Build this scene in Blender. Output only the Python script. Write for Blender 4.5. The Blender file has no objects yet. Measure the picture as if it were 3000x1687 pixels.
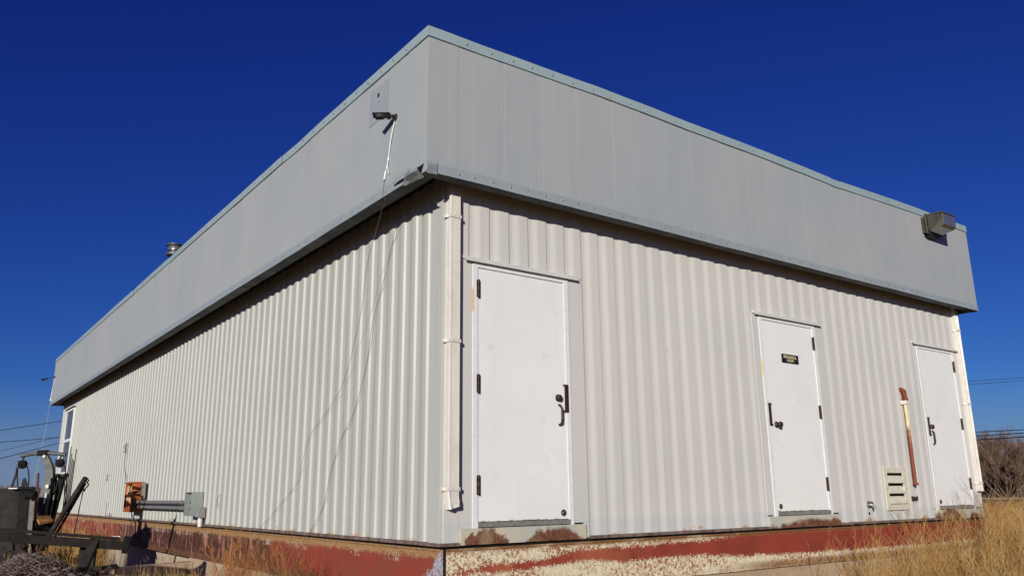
import bpy, math, random
import numpy as np
from mathutils import Vector, Matrix, Euler, noise as mnoise
R_ = math.radians
random.seed(7)
S = bpy.context.scene
col = S.collection

# ------------------------------------------------------------------ camera
CAM = Vector((-3.4189, -5.5863, 0.3783))
CROT = Euler((1.819078, 0.0100874, -0.632347), 'XYZ')
FPX = 2368.64                      # focal length in pixels of a 3000 px wide picture
cam = bpy.data.cameras.new('camera'); camo = bpy.data.objects.new('camera', cam); col.objects.link(camo)
camo.location = CAM; camo.rotation_euler = CROT
cam.sensor_width = 36; cam.lens = FPX / 3000 * 36; cam.clip_start = 0.05; cam.clip_end = 6000
S.camera = camo

# ------------------------------------------------------------------ light
SUND = Vector((-1.0, -0.85, 0.34)).normalized()      # towards the sun
w = bpy.data.worlds.new('World'); S.world = w; w.use_nodes = True
nt = w.node_tree; nt.nodes.clear()
sky = nt.nodes.new('ShaderNodeTexSky'); sky.sky_type = 'NISHITA'; sky.sun_disc = False
sky.sun_elevation = math.asin(SUND.z); sky.sun_rotation = math.atan2(SUND.x, SUND.y)
sky.altitude = 1200; sky.air_density = 1.0; sky.dust_density = 0.35; sky.ozone_density = 4.0
bg = nt.nodes.new('ShaderNodeBackground'); bg.inputs[1].default_value = 0.07
wo = nt.nodes.new('ShaderNodeOutputWorld')
def wm(op, a, b=0.0):
    x = nt.nodes.new('ShaderNodeMath'); x.operation = op
    for i, v in enumerate((a, b)):
        if isinstance(v, bpy.types.NodeSocket): nt.links.new(v, x.inputs[i])
        else: x.inputs[i].default_value = v
    return x.outputs[0]
sep = nt.nodes.new('ShaderNodeSeparateColor'); nt.links.new(sky.outputs[0], sep.inputs[0])
# a dry high-desert winter sky: deeper and more saturated than the model's default
cr_ = wm('MULTIPLY', wm('POWER', wm('MULTIPLY', sep.outputs[0], .07), 1.47), .56 / .07)
cg_ = wm('MULTIPLY', wm('POWER', wm('MULTIPLY', sep.outputs[1], .07), 1.50), .80 / .07)
cb_ = wm('MULTIPLY', sep.outputs[2], .93)
com = nt.nodes.new('ShaderNodeCombineColor')
for i, v in enumerate((cr_, cg_, cb_)): nt.links.new(v, com.inputs[i])
wtc = nt.nodes.new('ShaderNodeTexCoord'); wsp = nt.nodes.new('ShaderNodeSeparateXYZ'); nt.links.new(wtc.outputs['Generated'], wsp.inputs[0])
wmp = nt.nodes.new('ShaderNodeMapping'); wmp.inputs['Scale'].default_value = (3, 3, 42); nt.links.new(wtc.outputs['Generated'], wmp.inputs[0])
wns = nt.nodes.new('ShaderNodeTexNoise'); wns.inputs['Scale'].default_value = 1.6; wns.inputs['Detail'].default_value = 4; nt.links.new(wmp.outputs[0], wns.inputs[0])
wmr = nt.nodes.new('ShaderNodeMapRange'); wmr.interpolation_type = 'SMOOTHSTEP'; nt.links.new(wsp.outputs[2], wmr.inputs[0])
wmr.inputs[1].default_value = 0.0; wmr.inputs[2].default_value = 0.13; wmr.inputs[3].default_value = 1.0; wmr.inputs[4].default_value = 0.0
wmx = nt.nodes.new('ShaderNodeMix'); wmx.data_type = 'RGBA'
nt.links.new(wm('MULTIPLY', wmr.outputs[0], wm('ADD', wm('MULTIPLY', wns.outputs[0], .9), .35)), wmx.inputs[0])
nt.links.new(com.outputs[0], wmx.inputs[6]); wmx.inputs[7].default_value = (.165 / .07, .225 / .07, .355 / .07, 1)
nt.links.new(wmx.outputs[2], bg.inputs[0]); nt.links.new(bg.outputs[0], wo.inputs[0])
sl = bpy.data.lights.new('sun', 'SUN'); sl.energy = 4.45; sl.angle = R_(0.53); sl.color = (1.0, 0.965, 0.875)
so = bpy.data.objects.new('sun', sl); col.objects.link(so)
so.rotation_euler = SUND.to_track_quat('Z', 'Y').to_euler(); so.location = (-30, -25, 12)
vs = S.view_settings; vs.view_transform = 'Standard'; vs.look = 'None'; vs.exposure = 0.0; vs.gamma = 1.0
S.cycles.max_bounces = 6; S.cycles.caustics_reflective = False; S.cycles.caustics_refractive = False

# ------------------------------------------------------------------ helpers
CM = CROT.to_matrix(); FWD = Vector((0.5912, 0.8065, 0))
def at(px, py, depth):
    """real point `depth` metres ahead of the camera seen at photo pixel px,py"""
    d = CM @ Vector(((px - 1500) / FPX, (843.5 - py) / FPX, -1)); d = d / (d.x * FWD.x + d.y * FWD.y)
    return CAM + d * depth
def lin(c):
    return tuple(((x / 255) / 12.92 if x / 255 <= .04045 else ((x / 255 + .055) / 1.055) ** 2.4) for x in c)

def rayd(p):
    d = Vector(p) - CAM; d.z = 0; return d.normalized()

class MB:
    def __init__(s): s.v = []; s.f = []; s.sm = []
    def add(s, vs, fs, smooth=False):
        b = len(s.v); s.v += [tuple(p) for p in vs]; s.f += [tuple(b + i for i in f) for f in fs]; s.sm += [smooth] * len(fs); return s
    def box(s, x0, x1, y0, y1, z0, z1):
        if x0 > x1: x0, x1 = x1, x0
        if y0 > y1: y0, y1 = y1, y0
        if z0 > z1: z0, z1 = z1, z0
        return s.add([(x0,y0,z0),(x1,y0,z0),(x1,y1,z0),(x0,y1,z0),(x0,y0,z1),(x1,y0,z1),(x1,y1,z1),(x0,y1,z1)],
              [(0,3,2,1),(4,5,6,7),(0,1,5,4),(1,2,6,5),(2,3,7,6),(3,0,4,7)])
    def bar(s, p0, p1, w, h, up=(0,0,1)):
        p0 = Vector(p0); p1 = Vector(p1); d = (p1 - p0).normalized(); up = Vector(up)
        a = d.cross(up)
        if a.length < 1e-4: a = d.cross(Vector((1,0,0)))
        a.normalize(); b = a.cross(d).normalized(); a *= w / 2; b *= h / 2
        q = [p0 - a - b, p0 + a - b, p0 + a + b, p0 - a + b, p1 - a - b, p1 + a - b, p1 + a + b, p1 - a + b]
        return s.add(q, [(0,1,2,3),(7,6,5,4),(0,4,5,1),(1,5,6,2),(2,6,7,3),(3,7,4,0)])
    def tube(s, pts, r, n=8, cap=True):
        pts = [Vector(p) for p in pts]; rr = r if isinstance(r, (list, tuple)) else [r] * len(pts)
        vs = []; fs = []; prev = None
        for i, p in enumerate(pts):
            d = (pts[min(i + 1, len(pts) - 1)] - pts[max(i - 1, 0)]).normalized()
            if prev is None:
                a = d.cross(Vector((0, 0, 1)))
                if a.length < .05: a = d.cross(Vector((1, 0, 0)))
            else: a = prev - d * prev.dot(d)
            a.normalize(); prev = a; b = d.cross(a)
            for k in range(n):
                t = 2 * math.pi * k / n; vs.append(p + (a * math.cos(t) + b * math.sin(t)) * rr[i])
        for i in range(len(pts) - 1):
            for k in range(n):
                k2 = (k + 1) % n; fs.append((i * n + k, i * n + k2, (i + 1) * n + k2, (i + 1) * n + k))
        s.add(vs, fs, True)
        if cap:
            m = len(vs); s.add(vs[:n], [tuple(range(n - 1, -1, -1))]); s.add(vs[m - n:], [tuple(range(n))])
        return s
    def lathe(s, c, axis, prof, n=20):
        """prof = [(t along axis, radius)]"""
        c = Vector(c); d = Vector(axis).normalized(); a = d.cross(Vector((0, 0, 1)))
        if a.length < .05: a = d.cross(Vector((1, 0, 0)))
        a.normalize(); b = d.cross(a); vs = []; fs = []
        for t, r in prof:
            for k in range(n):
                q = 2 * math.pi * k / n; vs.append(c + d * t + (a * math.cos(q) + b * math.sin(q)) * max(r, 1e-4))
        for i in range(len(prof) - 1):
            for k in range(n):
                k2 = (k + 1) % n; fs.append((i * n + k, i * n + k2, (i + 1) * n + k2, (i + 1) * n + k))
        return s.add(vs, fs, True)
    def prism(s, poly, off):
        """poly: 3-D outline, off: vector thickness"""
        n = len(poly); off = Vector(off); p = [Vector(q) for q in poly]
        return s.add(p + [q + off for q in p], [tuple(range(n)), tuple(range(2 * n - 1, n - 1, -1))] +
                     [(i, i + n, (i + 1) % n + n, (i + 1) % n) for i in range(n)])
    def grid(s, fn, nu, nv, smooth=True):
        vs = [fn(i / nu, j / nv) for j in range(nv + 1) for i in range(nu + 1)]
        return s.add(vs, [(j * (nu + 1) + i, j * (nu + 1) + i + 1, (j + 1) * (nu + 1) + i + 1, (j + 1) * (nu + 1) + i)
                          for j in range(nv) for i in range(nu)], smooth)

def wloc(o):
    p = Vector((0, 0, 0))
    while o is not None: p += o.location; o = o.parent
    return p
def setp(o, label=None, cat=None, group=None, kind=None):
    if label: o['label'] = label
    if cat: o['category'] = cat
    if group: o['group'] = group
    if kind: o['kind'] = kind
    return o
def build(name, mb, m, parent=None, loc=None, bevel=0, label=None, cat=None, group=None, kind=None):
    """mesh given in world coordinates, linked as one object (child of parent)"""
    base = wloc(parent) if parent else Vector(loc) if loc else Vector((0, 0, 0))
    o_loc = Vector(loc) - wloc(parent) if (parent and loc) else (Vector((0,0,0)) if parent else base)
    origin = Vector(loc) if loc else base
    me = bpy.data.meshes.new(name)
    me.from_pydata([tuple(Vector(v) - origin) for v in mb.v], [], mb.f)
    me.polygons.foreach_set('use_smooth', mb.sm); me.update()
    if isinstance(m, (list, tuple)):
        for x in m: me.materials.append(x)
    else: me.materials.append(m)
    o = bpy.data.objects.new(name, me); col.objects.link(o); o.location = o_loc; o.parent = parent
    if bevel:
        b = o.modifiers.new('bevel', 'BEVEL'); b.width = bevel; b.segments = 2; b.limit_method = 'ANGLE'; b.angle_limit = R_(40)
    return setp(o, label, cat, group, kind)
def thing(name, loc, label, cat, group=None):
    o = bpy.data.objects.new(name, None); col.objects.link(o); o.location = loc; o.empty_display_size = .2
    return setp(o, label, cat, group)

# ------------------------------------------------------------------ materials
class NT:
    def __init__(s, name):
        s.m = bpy.data.materials.new(name); s.m.use_nodes = True; s.t = s.m.node_tree; s.b = s.t.nodes['Principled BSDF']
        s.tc = s.t.nodes.new('ShaderNodeTexCoord'); s.geo = None
    def n(s, typ, **k):
        x = s.t.nodes.new('ShaderNode' + typ)
        for a, b in k.items(): setattr(x, a, b)
        return x
    def link(s, a, b): s.t.links.new(a, b)
    def val(s, sock, v):
        if isinstance(v, bpy.types.NodeSocket): s.link(v, sock)
        else: sock.default_value = v
    def pos(s):
        if s.geo is None: s.geo = s.n('NewGeometry')
        return s.geo.outputs['Position']
    def mapping(s, scale, vec=None):
        mp = s.n('Mapping'); s.link(vec or s.pos(), mp.inputs[0]); mp.inputs['Scale'].default_value = scale; return mp.outputs[0]
    def noise(s, scale, detail=4, rough=.55, vec=None, dist=0.0):
        x = s.n('TexNoise'); s.link(vec or s.pos(), x.inputs['Vector'])
        x.inputs['Scale'].default_value = scale; x.inputs['Detail'].default_value = detail
        x.inputs['Roughness'].default_value = rough; x.inputs['Distortion'].default_value = dist; return x.outputs['Fac']
    def math(s, op, a, b=0.0, c=0.0, clamp=False):
        x = s.n('Math', operation=op, use_clamp=clamp); s.val(x.inputs[0], a); s.val(x.inputs[1], b)
        if op in ('MULTIPLY_ADD', 'COMPARE', 'SMOOTH_MIN'): s.val(x.inputs[2], c)
        return x.outputs[0]
    def ss(s, v, lo, hi, a=0.0, b=1.0):
        x = s.n('MapRange', interpolation_type='SMOOTHSTEP'); s.val(x.inputs['Value'], v)
        x.inputs['From Min'].default_value = lo; x.inputs['From Max'].default_value = hi
        x.inputs['To Min'].default_value = a; x.inputs['To Max'].default_value = b; return x.outputs[0]
    def mix(s, f, a, b):
        x = s.n('Mix', data_type='RGBA'); s.val(x.inputs[0], f)
        s.val(x.inputs[6], a if isinstance(a, bpy.types.NodeSocket) else (*a, 1)); s.val(x.inputs[7], b if isinstance(b, bpy.types.NodeSocket) else (*b, 1))
        return x.outputs[2]
    def curve(s, v, pts):
        """piecewise linear value of v"""
        lo, hi = pts[0][0], pts[-1][0]
        x = s.n('MapRange'); s.val(x.inputs['Value'], v); x.inputs['From Min'].default_value = lo; x.inputs['From Max'].default_value = hi
        r = s.n('ValToRGB'); s.link(x.outputs[0], r.inputs[0]); e = r.color_ramp.elements
        while len(e) < len(pts): e.new(.5)
        for i, (a, b) in enumerate(pts):
            e[i].position = (a - lo) / (hi - lo); e[i].color = (b, b, b, 1)
        return r.outputs[0]
    def xyz(s):
        x = s.n('SeparateXYZ'); s.link(s.pos(), x.inputs[0]); return x.outputs
    def bump(s, h, strength=.3, dist=.01, prev=None):
        x = s.n('Bump'); s.link(h, x.inputs['Height']); x.inputs['Strength'].default_value = strength; x.inputs['Distance'].default_value = dist
        if prev: s.link(prev, x.inputs['Normal'])
        return x.outputs[0]
    def out(s, color, rough=.6, metal=0.0, normal=None, spec=.4):
        s.val(s.b.inputs['Base Color'], color if isinstance(color, bpy.types.NodeSocket) else (*color, 1))
        s.val(s.b.inputs['Roughness'], rough); s.val(s.b.inputs['Metallic'], metal); s.b.inputs['Specular IOR Level'].default_value = spec
        if normal: s.link(normal, s.b.inputs['Normal'])
        return s.m
def plain(name, c, rough=.5, metal=0.0, var=.12, scale=6.0, bump=.08, c2=None, spec=.4):
    t = NT(name); f = t.noise(scale, 5, .6); f2 = t.noise(scale * 9, 3, .6)
    d = c2 or tuple(x * (1 - 2.2 * var) for x in c)
    k = t.math('ADD', t.math('MULTIPLY', f, .7), t.math('MULTIPLY', f2, .3))
    colr = t.mix(t.ss(k, .38, .66), c, d)
    return t.out(colr, t.ss(f, .3, .7, rough * .85, min(1, rough * 1.15)), metal, t.bump(f2, bump, .004), spec)

def siding(name, base, dirt, face):
    """painted corrugated siding: chalky paint, streaks under the eave, splash band and rust at the foot"""
    t = NT(name); x, y, z = t.xyz()
    streak = t.noise(1.0, 5, .6, t.mapping((22, 22, .5)))
    big = t.noise(.9, 4, .55); fine = t.noise(60, 3, .6)
    c = t.mix(t.ss(big, .35, .7), base, tuple(a * b for a, b in zip(base, (.93, .94, .95))))
    c = t.mix(t.ss(streak, .5, .78, 0, .4), c, dirt)
    c = t.mix(t.ss(fine, .62, .8, 0, .22), c, dirt)
    if face == 'R':
        edge = t.math('ADD', z, t.math('MULTIPLY', t.noise(.8, 2), .03))
        c = t.mix(t.ss(edge, .160, .185, .38, 0), c, lin((178, 186, 186)))          # greyer repaint along the foot
    wn = t.n('TexWhiteNoise', noise_dimensions='1D'); t.link(t.math('FLOOR', t.math('MULTIPLY', t.math('SUBTRACT', x if face == 'R' else y, .22), 1.164)), wn.inputs['W'])
    c = t.mix(t.math('MULTIPLY', wn.outputs['Value'], .20), c, tuple(q * .90 for q in base))
    low = t.math('ADD', z, t.math('MULTIPLY', t.noise(9, 4, .65), -.17))
    rn = t.noise(3.1, 3, .5)
    rust = t.math('MULTIPLY', t.ss(low, -.07, -.035, 1, 0), t.ss(rn, .52, .6, 0, 1))
    c = t.mix(t.math('MULTIPLY', rust, .9), c, t.mix(t.noise(45, 3), lin((150, 98, 62)), lin((196, 160, 120))))
    # scattered dings
    v = t.n('TexVoronoi'); t.link(t.pos(), v.inputs['Vector']); v.inputs['Scale'].default_value = 2.6
    ding = t.math('MULTIPLY', t.ss(v.outputs['Distance'], .012, .03, 1, 0), .5)
    c = t.mix(ding, c, lin((120, 112, 100)))
    b = t.bump(big, .12, .06); b = t.bump(t.noise(5, 2), .12, .012, b); b = t.bump(fine, .05, .002, b)
    return t.out(c, t.ss(big, .3, .7, .42, .58), 0, b, .35)
M = {}
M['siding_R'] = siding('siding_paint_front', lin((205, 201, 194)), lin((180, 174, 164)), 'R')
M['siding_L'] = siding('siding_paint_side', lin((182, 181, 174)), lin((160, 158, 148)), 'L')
def fascia_mat():
    t = NT('fascia_paint'); x, y, z = t.xyz()
    big = t.noise(.55, 4, .55); fine = t.noise(140, 3, .7); streak = t.noise(1, 5, .6, t.mapping((14, 14, .35)))
    c = t.mix(t.ss(big, .35, .68), lin((156, 161, 163)), lin((164, 165, 165)))
    c = t.mix(t.ss(streak, .5, .75, 0, .22), c, lin((148, 156, 160)))
    c = t.mix(t.ss(fine, .45, .75, 0, .3), c, lin((172, 174, 172)))
    # rusty scuff on the side fascia just under the coping
    sc = t.math('MULTIPLY', t.ss(x, -.30, -.29, 1, 0), t.math('MULTIPLY', t.math('MULTIPLY', t.ss(y, 1.5, 1.8), t.ss(y, 3.0, 3.6, 1, 0)), t.ss(z, 3.95, 4.1)))
    c = t.mix(t.math('MULTIPLY', sc, t.ss(t.noise(1, 5, .7, t.mapping((1, 9, 3))), .5, .7, 0, .8)), c, lin((170, 150, 135)))
    b = t.bump(t.noise(1.0, 2, .5, t.mapping((1.6, 1.6, .5))), .35, .05); b = t.bump(fine, .15, .0015, b)
    return t.out(c, .55, 0, b, .35)
M['fascia'] = fascia_mat()
M['coping'] = plain('coping_paint', lin((152, 168, 170)), .45, 0, .05, 3, .1, lin((142, 158, 163)))
M['patch'] = plain('patch_paint', lin((152, 157, 162)), .5, 0, .03, 3, .1, lin((146, 151, 158)))
M['trimlow'] = plain('lower_trim_paint', lin((150, 158, 161)), .45, 0, .05, 3, .1, lin((140, 149, 153)))
M['soffit'] = plain('soffit_dark_metal', lin((66, 70, 74)), .7, 0, .1, 5, .1)
M['soffit_in'] = plain('soffit_recess', lin((16, 16, 16)), .9, 0, .2, 5, .1)
def door_mat():
    t = NT('door_paint'); x, y, z = t.xyz()
    big = t.noise(1.2, 4); fine = t.noise(35, 4, .7)
    c = t.mix(t.ss(big, .35, .7), lin((234, 232, 227)), lin((228, 226, 222)))
    c = t.mix(t.ss(t.noise(1, 4, .6, t.mapping((25, 25, .8))), .55, .8, 0, .3), c, lin((205, 205, 203)))
    c = t.mix(t.math('MULTIPLY', t.ss(t.noise(5.5, 5, .7), .55, .75), .30), c, lin((196, 190, 180)))
    chip = t.math('MULTIPLY', t.ss(t.math('ADD', z, t.math('MULTIPLY', fine, -.06)), .134, .138, 1, 0), t.ss(t.noise(11, 3), .5, .54, 0, .8))
    c = t.mix(chip, c, lin((128, 84, 62)))
    v = t.n('TexVoronoi'); t.link(t.pos(), v.inputs['Vector']); v.inputs['Scale'].default_value = 4.5
    c = t.mix(t.math('MULTIPLY', t.math('MULTIPLY', t.ss(v.outputs['Distance'], .02, .035, 1, 0), t.ss(z, .8, 1.0, 1, 0)), t.ss(t.noise(3, 2), .5, .55)), c, lin((130, 120, 112)))
    return t.out(c, t.ss(big, .3, .7, .32, .45), 0, t.bump(t.noise(2.5, 2), .12, .02, t.bump(fine, .06, .002)), .45)
M['door'] = door_mat()
def frame_mat():
    t = NT('door_frame_paint'); x, y, z = t.xyz(); n = t.noise(16, 4, .6)
    c = t.mix(t.ss(n, .35, .7), lin((226, 226, 225)), lin((218, 218, 217)))
    for x0, z0, z1, cc in ((.263, 1.84, 2.10, (222, 170, 84)), (4.137, 1.60, 1.82, (214, 206, 120))):
        k = t.math('MULTIPLY', t.ss(t.math('ADD', x, t.math('MULTIPLY_ADD', n, .016, -.008)), x0 + .008, x0 + .020, 1, 0), t.math('MULTIPLY', t.ss(z, z0, z0 + .06), t.ss(z, z1 - .06, z1, 1, 0)))
        k = t.math('MULTIPLY', k, t.math('MULTIPLY', t.ss(x, x0 - .02, x0 - .01), .85)); c = t.mix(k, c, lin(cc))
    return t.out(c, .4, 0, t.bump(n, .06, .003), .4)
M['frame'] = frame_mat()
M['drip'] = plain('drip_cap_paint', lin((208, 205, 198)), .45, 0, .06, 6, .1)
def bronze(): return plain('dark_bronze', lin((48, 38, 34)), .45, .3, .25, 30, .15, lin((78, 52, 44)))
M['bronze'] = bronze()
M['black'] = plain('black_plastic', (.008, .008, .010), .55, 0, .2, 20, .05)
M['steel'] = plain('galvanised', lin((150, 150, 146)), .4, .7, .15, 25, .1)
M['alum'] = plain('threshold_metal', lin((150, 148, 138)), .5, .3, .15, 18, .12)
M['gutter'] = plain('downspout_paint', lin((216, 210, 200)), .4, 0, .05, 8, .06, lin((204, 198, 187)))
def kick_mat():
    t = NT('kick_plate_metal'); x, y, z = t.xyz()
    n = t.noise(4.0, 5, .65); n2 = t.noise(38, 4, .7); wp = t.noise(6.5, 5, .7)
    c = t.mix(t.ss(t.noise(6, 4), .35, .7), lin((176, 178, 168)), lin((196, 184, 158)))
    # rust patches: one left of centre, a long hump on the right (per plate)
    def patch(cx, wx, h):
        dx = t.math('DIVIDE', t.math('SUBTRACT', t.math('ADD', x, t.math('MULTIPLY_ADD', wp, .5, -.25)), cx), wx); q = t.math('SUBTRACT', 1.0, t.math('MULTIPLY', dx, dx))
        top = t.math('MULTIPLY', q, h)
        return t.ss(t.math('ADD', t.math('SUBTRACT', top, z), t.math('ADD', t.math('MULTIPLY_ADD', n2, .06, -.03), t.math('MULTIPLY_ADD', wp, .12, -.06))), -.026, .020)
    a = None
    for cx, wx, h in ((.42, .19, .115), (1.1, .30, .10), (4.75, .62, .072), (5.22, .16, .065), (7.85, .36, .125), (8.55, .2, .05)):
        p = patch(cx, wx, h); a = p if a is None else t.math('MAXIMUM', a, p)
    rust = t.mix(t.ss(n2, .35, .65), lin((84, 50, 38)), lin((124, 82, 60)))
    c = t.mix(a, c, rust); halo = t.ss(n, .5, .7, 0, .35); c = t.mix(halo, c, lin((188, 164, 128)))
    return t.out(c, .7, 0, t.bump(n2, .3, .004), .3)
M['kick'] = kick_mat()
M['ledge'] = plain('weathered_ledge', lin((128, 108, 98)), .8, 0, .25, 14, .3, lin((82, 62, 54)))
def beam_R():
    t = NT('front_beam_paint'); x, y, z = t.xyz()
    top = t.curve(x, [(-.1, .16), (.39, .22), (.95, .245), (1.5, .30), (2.2, .30), (3.05, .315), (3.5, .34), (3.6, .40), (5.9, .385), (7.5, .39), (9.3, .37)])
    bot = t.curve(x, [(-.1, .17), (.36, .17), (.72, .16), (1.5, .215), (1.92, .165), (2.5, .19), (3.1, .17), (3.5, .14), (4.4, .12), (6.2, .105), (9.3, .10)])
    zz = t.math('ADD', z, .4)
    n = t.noise(4, 4, .6); sp = t.noise(62, 3, .75); sp2 = t.noise(24, 5, .8)
    jit = t.math('ADD', t.math('MULTIPLY_ADD', n, .07, -.035), t.math('MULTIPLY_ADD', sp, .16, -.08))
    e = t.math('MINIMUM', t.math('SUBTRACT', top, zz), t.math('SUBTRACT', zz, bot))
    red = t.ss(t.math('ADD', e, jit), -.004, .004)
    lone = t.math('MULTIPLY', t.ss(t.math('ADD', t.math('MULTIPLY', sp, .55), t.math('MULTIPLY', t.noise(5, 4, .6), .45)), .565, .585), t.ss(x, 1.6, 3.4, 1, .15))
    red = t.math('MAXIMUM', red, lone)
    cream = t.mix(t.ss(sp2, .35, .7), lin((224, 216, 190)), lin((204, 188, 150)))
    fl_ = t.noise(30, 6, .85); patchy = t.ss(t.noise(2.3, 3, .6), .36, .60)
    cream = t.mix(t.math('MULTIPLY', t.ss(fl_, .50, .53), t.math('MULTIPLY_ADD', patchy, .85, .15)), cream, t.mix(t.ss(sp, .4, .6), lin((128, 66, 44)), lin((160, 98, 62))))
    redc = t.mix(t.ss(t.noise(3, 5, .6), .35, .7), lin((146, 62, 46)), lin((128, 56, 42)))
    redc = t.mix(t.ss(sp2, .64, .70, 0, .7), redc, lin((92, 54, 38)))
    redc = t.mix(t.math('MULTIPLY', t.ss(x, 2.6, 1.2), t.ss(t.noise(3.3, 4, .65), .42, .62, 0, .8)), redc, lin((168, 96, 66)))
    c = t.mix(red, cream, redc)
    tan = t.math('MULTIPLY', t.ss(t.math('ADD', z, t.math('MULTIPLY_ADD', sp2, .08, -.04)), -.085, -.05), t.ss(t.noise(2.2, 3), .36, .56, .45, 1))
    c = t.mix(tan, c, t.mix(sp, lin((150, 112, 66)), lin((108, 68, 42))))
    low = t.math('MULTIPLY', t.ss(t.math('ADD', z, t.math('MULTIPLY_ADD', sp2, .10, -.05)), -.36, -.31, 1, 0), t.ss(x, 3.0, 4.2))
    c = t.mix(low, c, t.mix(t.ss(sp, .42, .6), lin((164, 134, 98)), lin((104, 66, 46))))
    return t.out(c, .75, 0, t.bump(t.math('ADD', red, sp), .35, .003), .25)
def beam_L():
    t = NT('side_beam_paint'); x, y, z = t.xyz()
    n = t.noise(2.2, 5, .6); sp = t.noise(50, 3, .75); st = t.noise(1, 5, .7, t.mapping((1, 9, 2.2))); m = t.noise(9, 5, .65)
    red = t.mix(t.ss(n, .35, .7), lin((140, 62, 48)), lin((124, 66, 50)))
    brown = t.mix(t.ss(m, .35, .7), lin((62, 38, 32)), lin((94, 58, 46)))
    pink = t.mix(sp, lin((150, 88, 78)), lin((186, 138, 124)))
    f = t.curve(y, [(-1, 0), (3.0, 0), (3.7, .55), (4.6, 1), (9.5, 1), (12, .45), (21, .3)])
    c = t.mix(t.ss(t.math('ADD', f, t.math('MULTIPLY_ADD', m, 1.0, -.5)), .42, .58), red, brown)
    pk = t.math('MULTIPLY', t.ss(st, .53, .6), t.math('MULTIPLY', t.ss(y, 3.8, 4.6), t.ss(z, -.13, -.08, 1, .3)))
    c = t.mix(pk, c, pink)
    # dusty tan shelf along the top edge
    tj = t.math('ADD', z, t.math('MULTIPLY_ADD', m, .12, -.06))
    tan = t.mix(t.ss(sp, .4, .65), lin((166, 132, 92)), lin((132, 92, 62)))
    c = t.mix(t.ss(tj, -.125, -.085), c, tan)
    # flaked white spots on the seam between tan and red
    band = t.math('MULTIPLY', t.ss(z, -.17, -.14), t.ss(z, -.10, -.08, 1, 0))
    c = t.mix(t.math('MULTIPLY', band, t.ss(t.math('ADD', t.math('MULTIPLY', sp, .6), t.math('MULTIPLY', t.noise(2.5, 2), .4)), .56, .6)), c, lin((196, 180, 160)))
    # pale blue primer near the corner, low
    bl = t.math('SUBTRACT', t.math('ADD', t.math('MULTIPLY', y, -1.0), t.math('MULTIPLY_ADD', m, .55, -.1)), t.math('MULTIPLY', z, 1.6))
    c = t.mix(t.ss(bl, .26, .36), c, t.mix(t.ss(sp, .45, .6), lin((168, 172, 184)), lin((138, 92, 84))))
    c = t.mix(t.ss(t.math('ADD', z, t.math('MULTIPLY_ADD', m, .1, -.05)), -.40, -.36, .8, 0), c, lin((104, 70, 50)))
    return t.out(c, .75, 0, t.bump(t.math('ADD', m, sp), .3, .004), .25)
M['beam_R'] = beam_R(); M['beam_L'] = beam_L()
def concrete(name, a, b):
    t = NT(name); n = t.noise(1.6, 5, .6); f = t.noise(50, 4, .7)
    c = t.mix(t.ss(n, .35, .7), a, b); c = t.mix(t.ss(f, .55, .75, 0, .35), c, tuple(x * .7 for x in a))
    c = t.mix(t.ss(t.noise(7, 5, .7), .62, .7, 0, .4), c, lin((128, 104, 80)))
    return t.out(c, .9, 0, t.bump(f, .4, .004, t.bump(n, .3, .02)), .2)
M['concrete'] = concrete('concrete_foundation', lin((176, 156, 134)), lin((160, 138, 114)))
M['concrete2'] = concrete('concrete_pale', lin((186, 170, 152)), lin((170, 152, 132)))
def rust_mat(name, a, b, c3, sc=8):
    t = NT(name); n = t.noise(sc, 5, .65); f = t.noise(sc * 7, 4, .7)
    c = t.mix(t.ss(n, .38, .62), a, b); c = t.mix(t.ss(f, .55, .68, 0, .8), c, c3)
    return t.out(c, .75, .1, t.bump(f, .35, .003), .3)
M['rustbox'] = rust_mat('orange_rusted_steel', lin((186, 106, 56)), lin((150, 76, 42)), lin((120, 68, 44)), 3)
M['rustpipe'] = rust_mat('rusted_pipe', lin((140, 66, 40)), lin((112, 50, 36)), lin((176, 96, 60)), 9)
def pipe_mat():
    t = NT('pipe_paint_over_rust'); x, y, z = t.xyz(); n = t.noise(14, 5, .7, t.mapping((1, 1, .35)))
    r = t.mix(t.noise(40, 3), lin((108, 48, 34)), lin((142, 74, 48)))
    k = t.ss(t.math('ADD', z, t.math('MULTIPLY_ADD', n, .8, -.4)), 1.0, 1.22)
    c = t.mix(k, r, t.mix(t.ss(n, .5, .7), lin((222, 208, 168)), lin((196, 140, 84))))
    return t.out(c, .6, 0, t.bump(n, .3, .003), .35)
M['pipe'] = pipe_mat()
M['cream'] = plain('louver_cream', lin((214, 208, 190)), .5, 0, .07, 9, .1, lin((200, 192, 170)))
M['greybox'] = plain('grey_enamel', lin((142, 148, 144)), .45, 0, .06, 9, .08, lin((128, 134, 130)))
M['greybox_in'] = plain('grey_enamel_inside', lin((120, 128, 126)), .5, 0, .06, 9, .08)
M['panel_in'] = plain('pale_yellow_backboard', lin((206, 190, 140)), .7, 0, .1, 9, .1, lin((192, 150, 92)))
M['conduit'] = plain('conduit_grey', lin((150, 148, 142)), .45, .4, .1, 16, .08)
M['white'] = plain('white_plastic', (.8, .8, .8), .4, 0, .04, 10, .03)
M['wire'] = plain('grey_wire', lin((108, 104, 98)), .5, 0, .2, 9, .05)
M['wirepale'] = plain('pale_wire', lin((196, 186, 168)), .5, 0, .1, 9, .05)
M['paint_black'] = plain('black_powder_coat', (.010, .009, .009), .75, 0, .15, 14, .08, spec=.15)
M['brownblack'] = plain('weathered_black_steel', lin((40, 34, 31)), .7, .1, .25, 12, .15, lin((30, 25, 23)), .2)
M['silver'] = plain('silver_powder_coat', lin((92, 92, 89)), .5, .3, .1, 14, .06, lin((78, 78, 75)))
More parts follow.
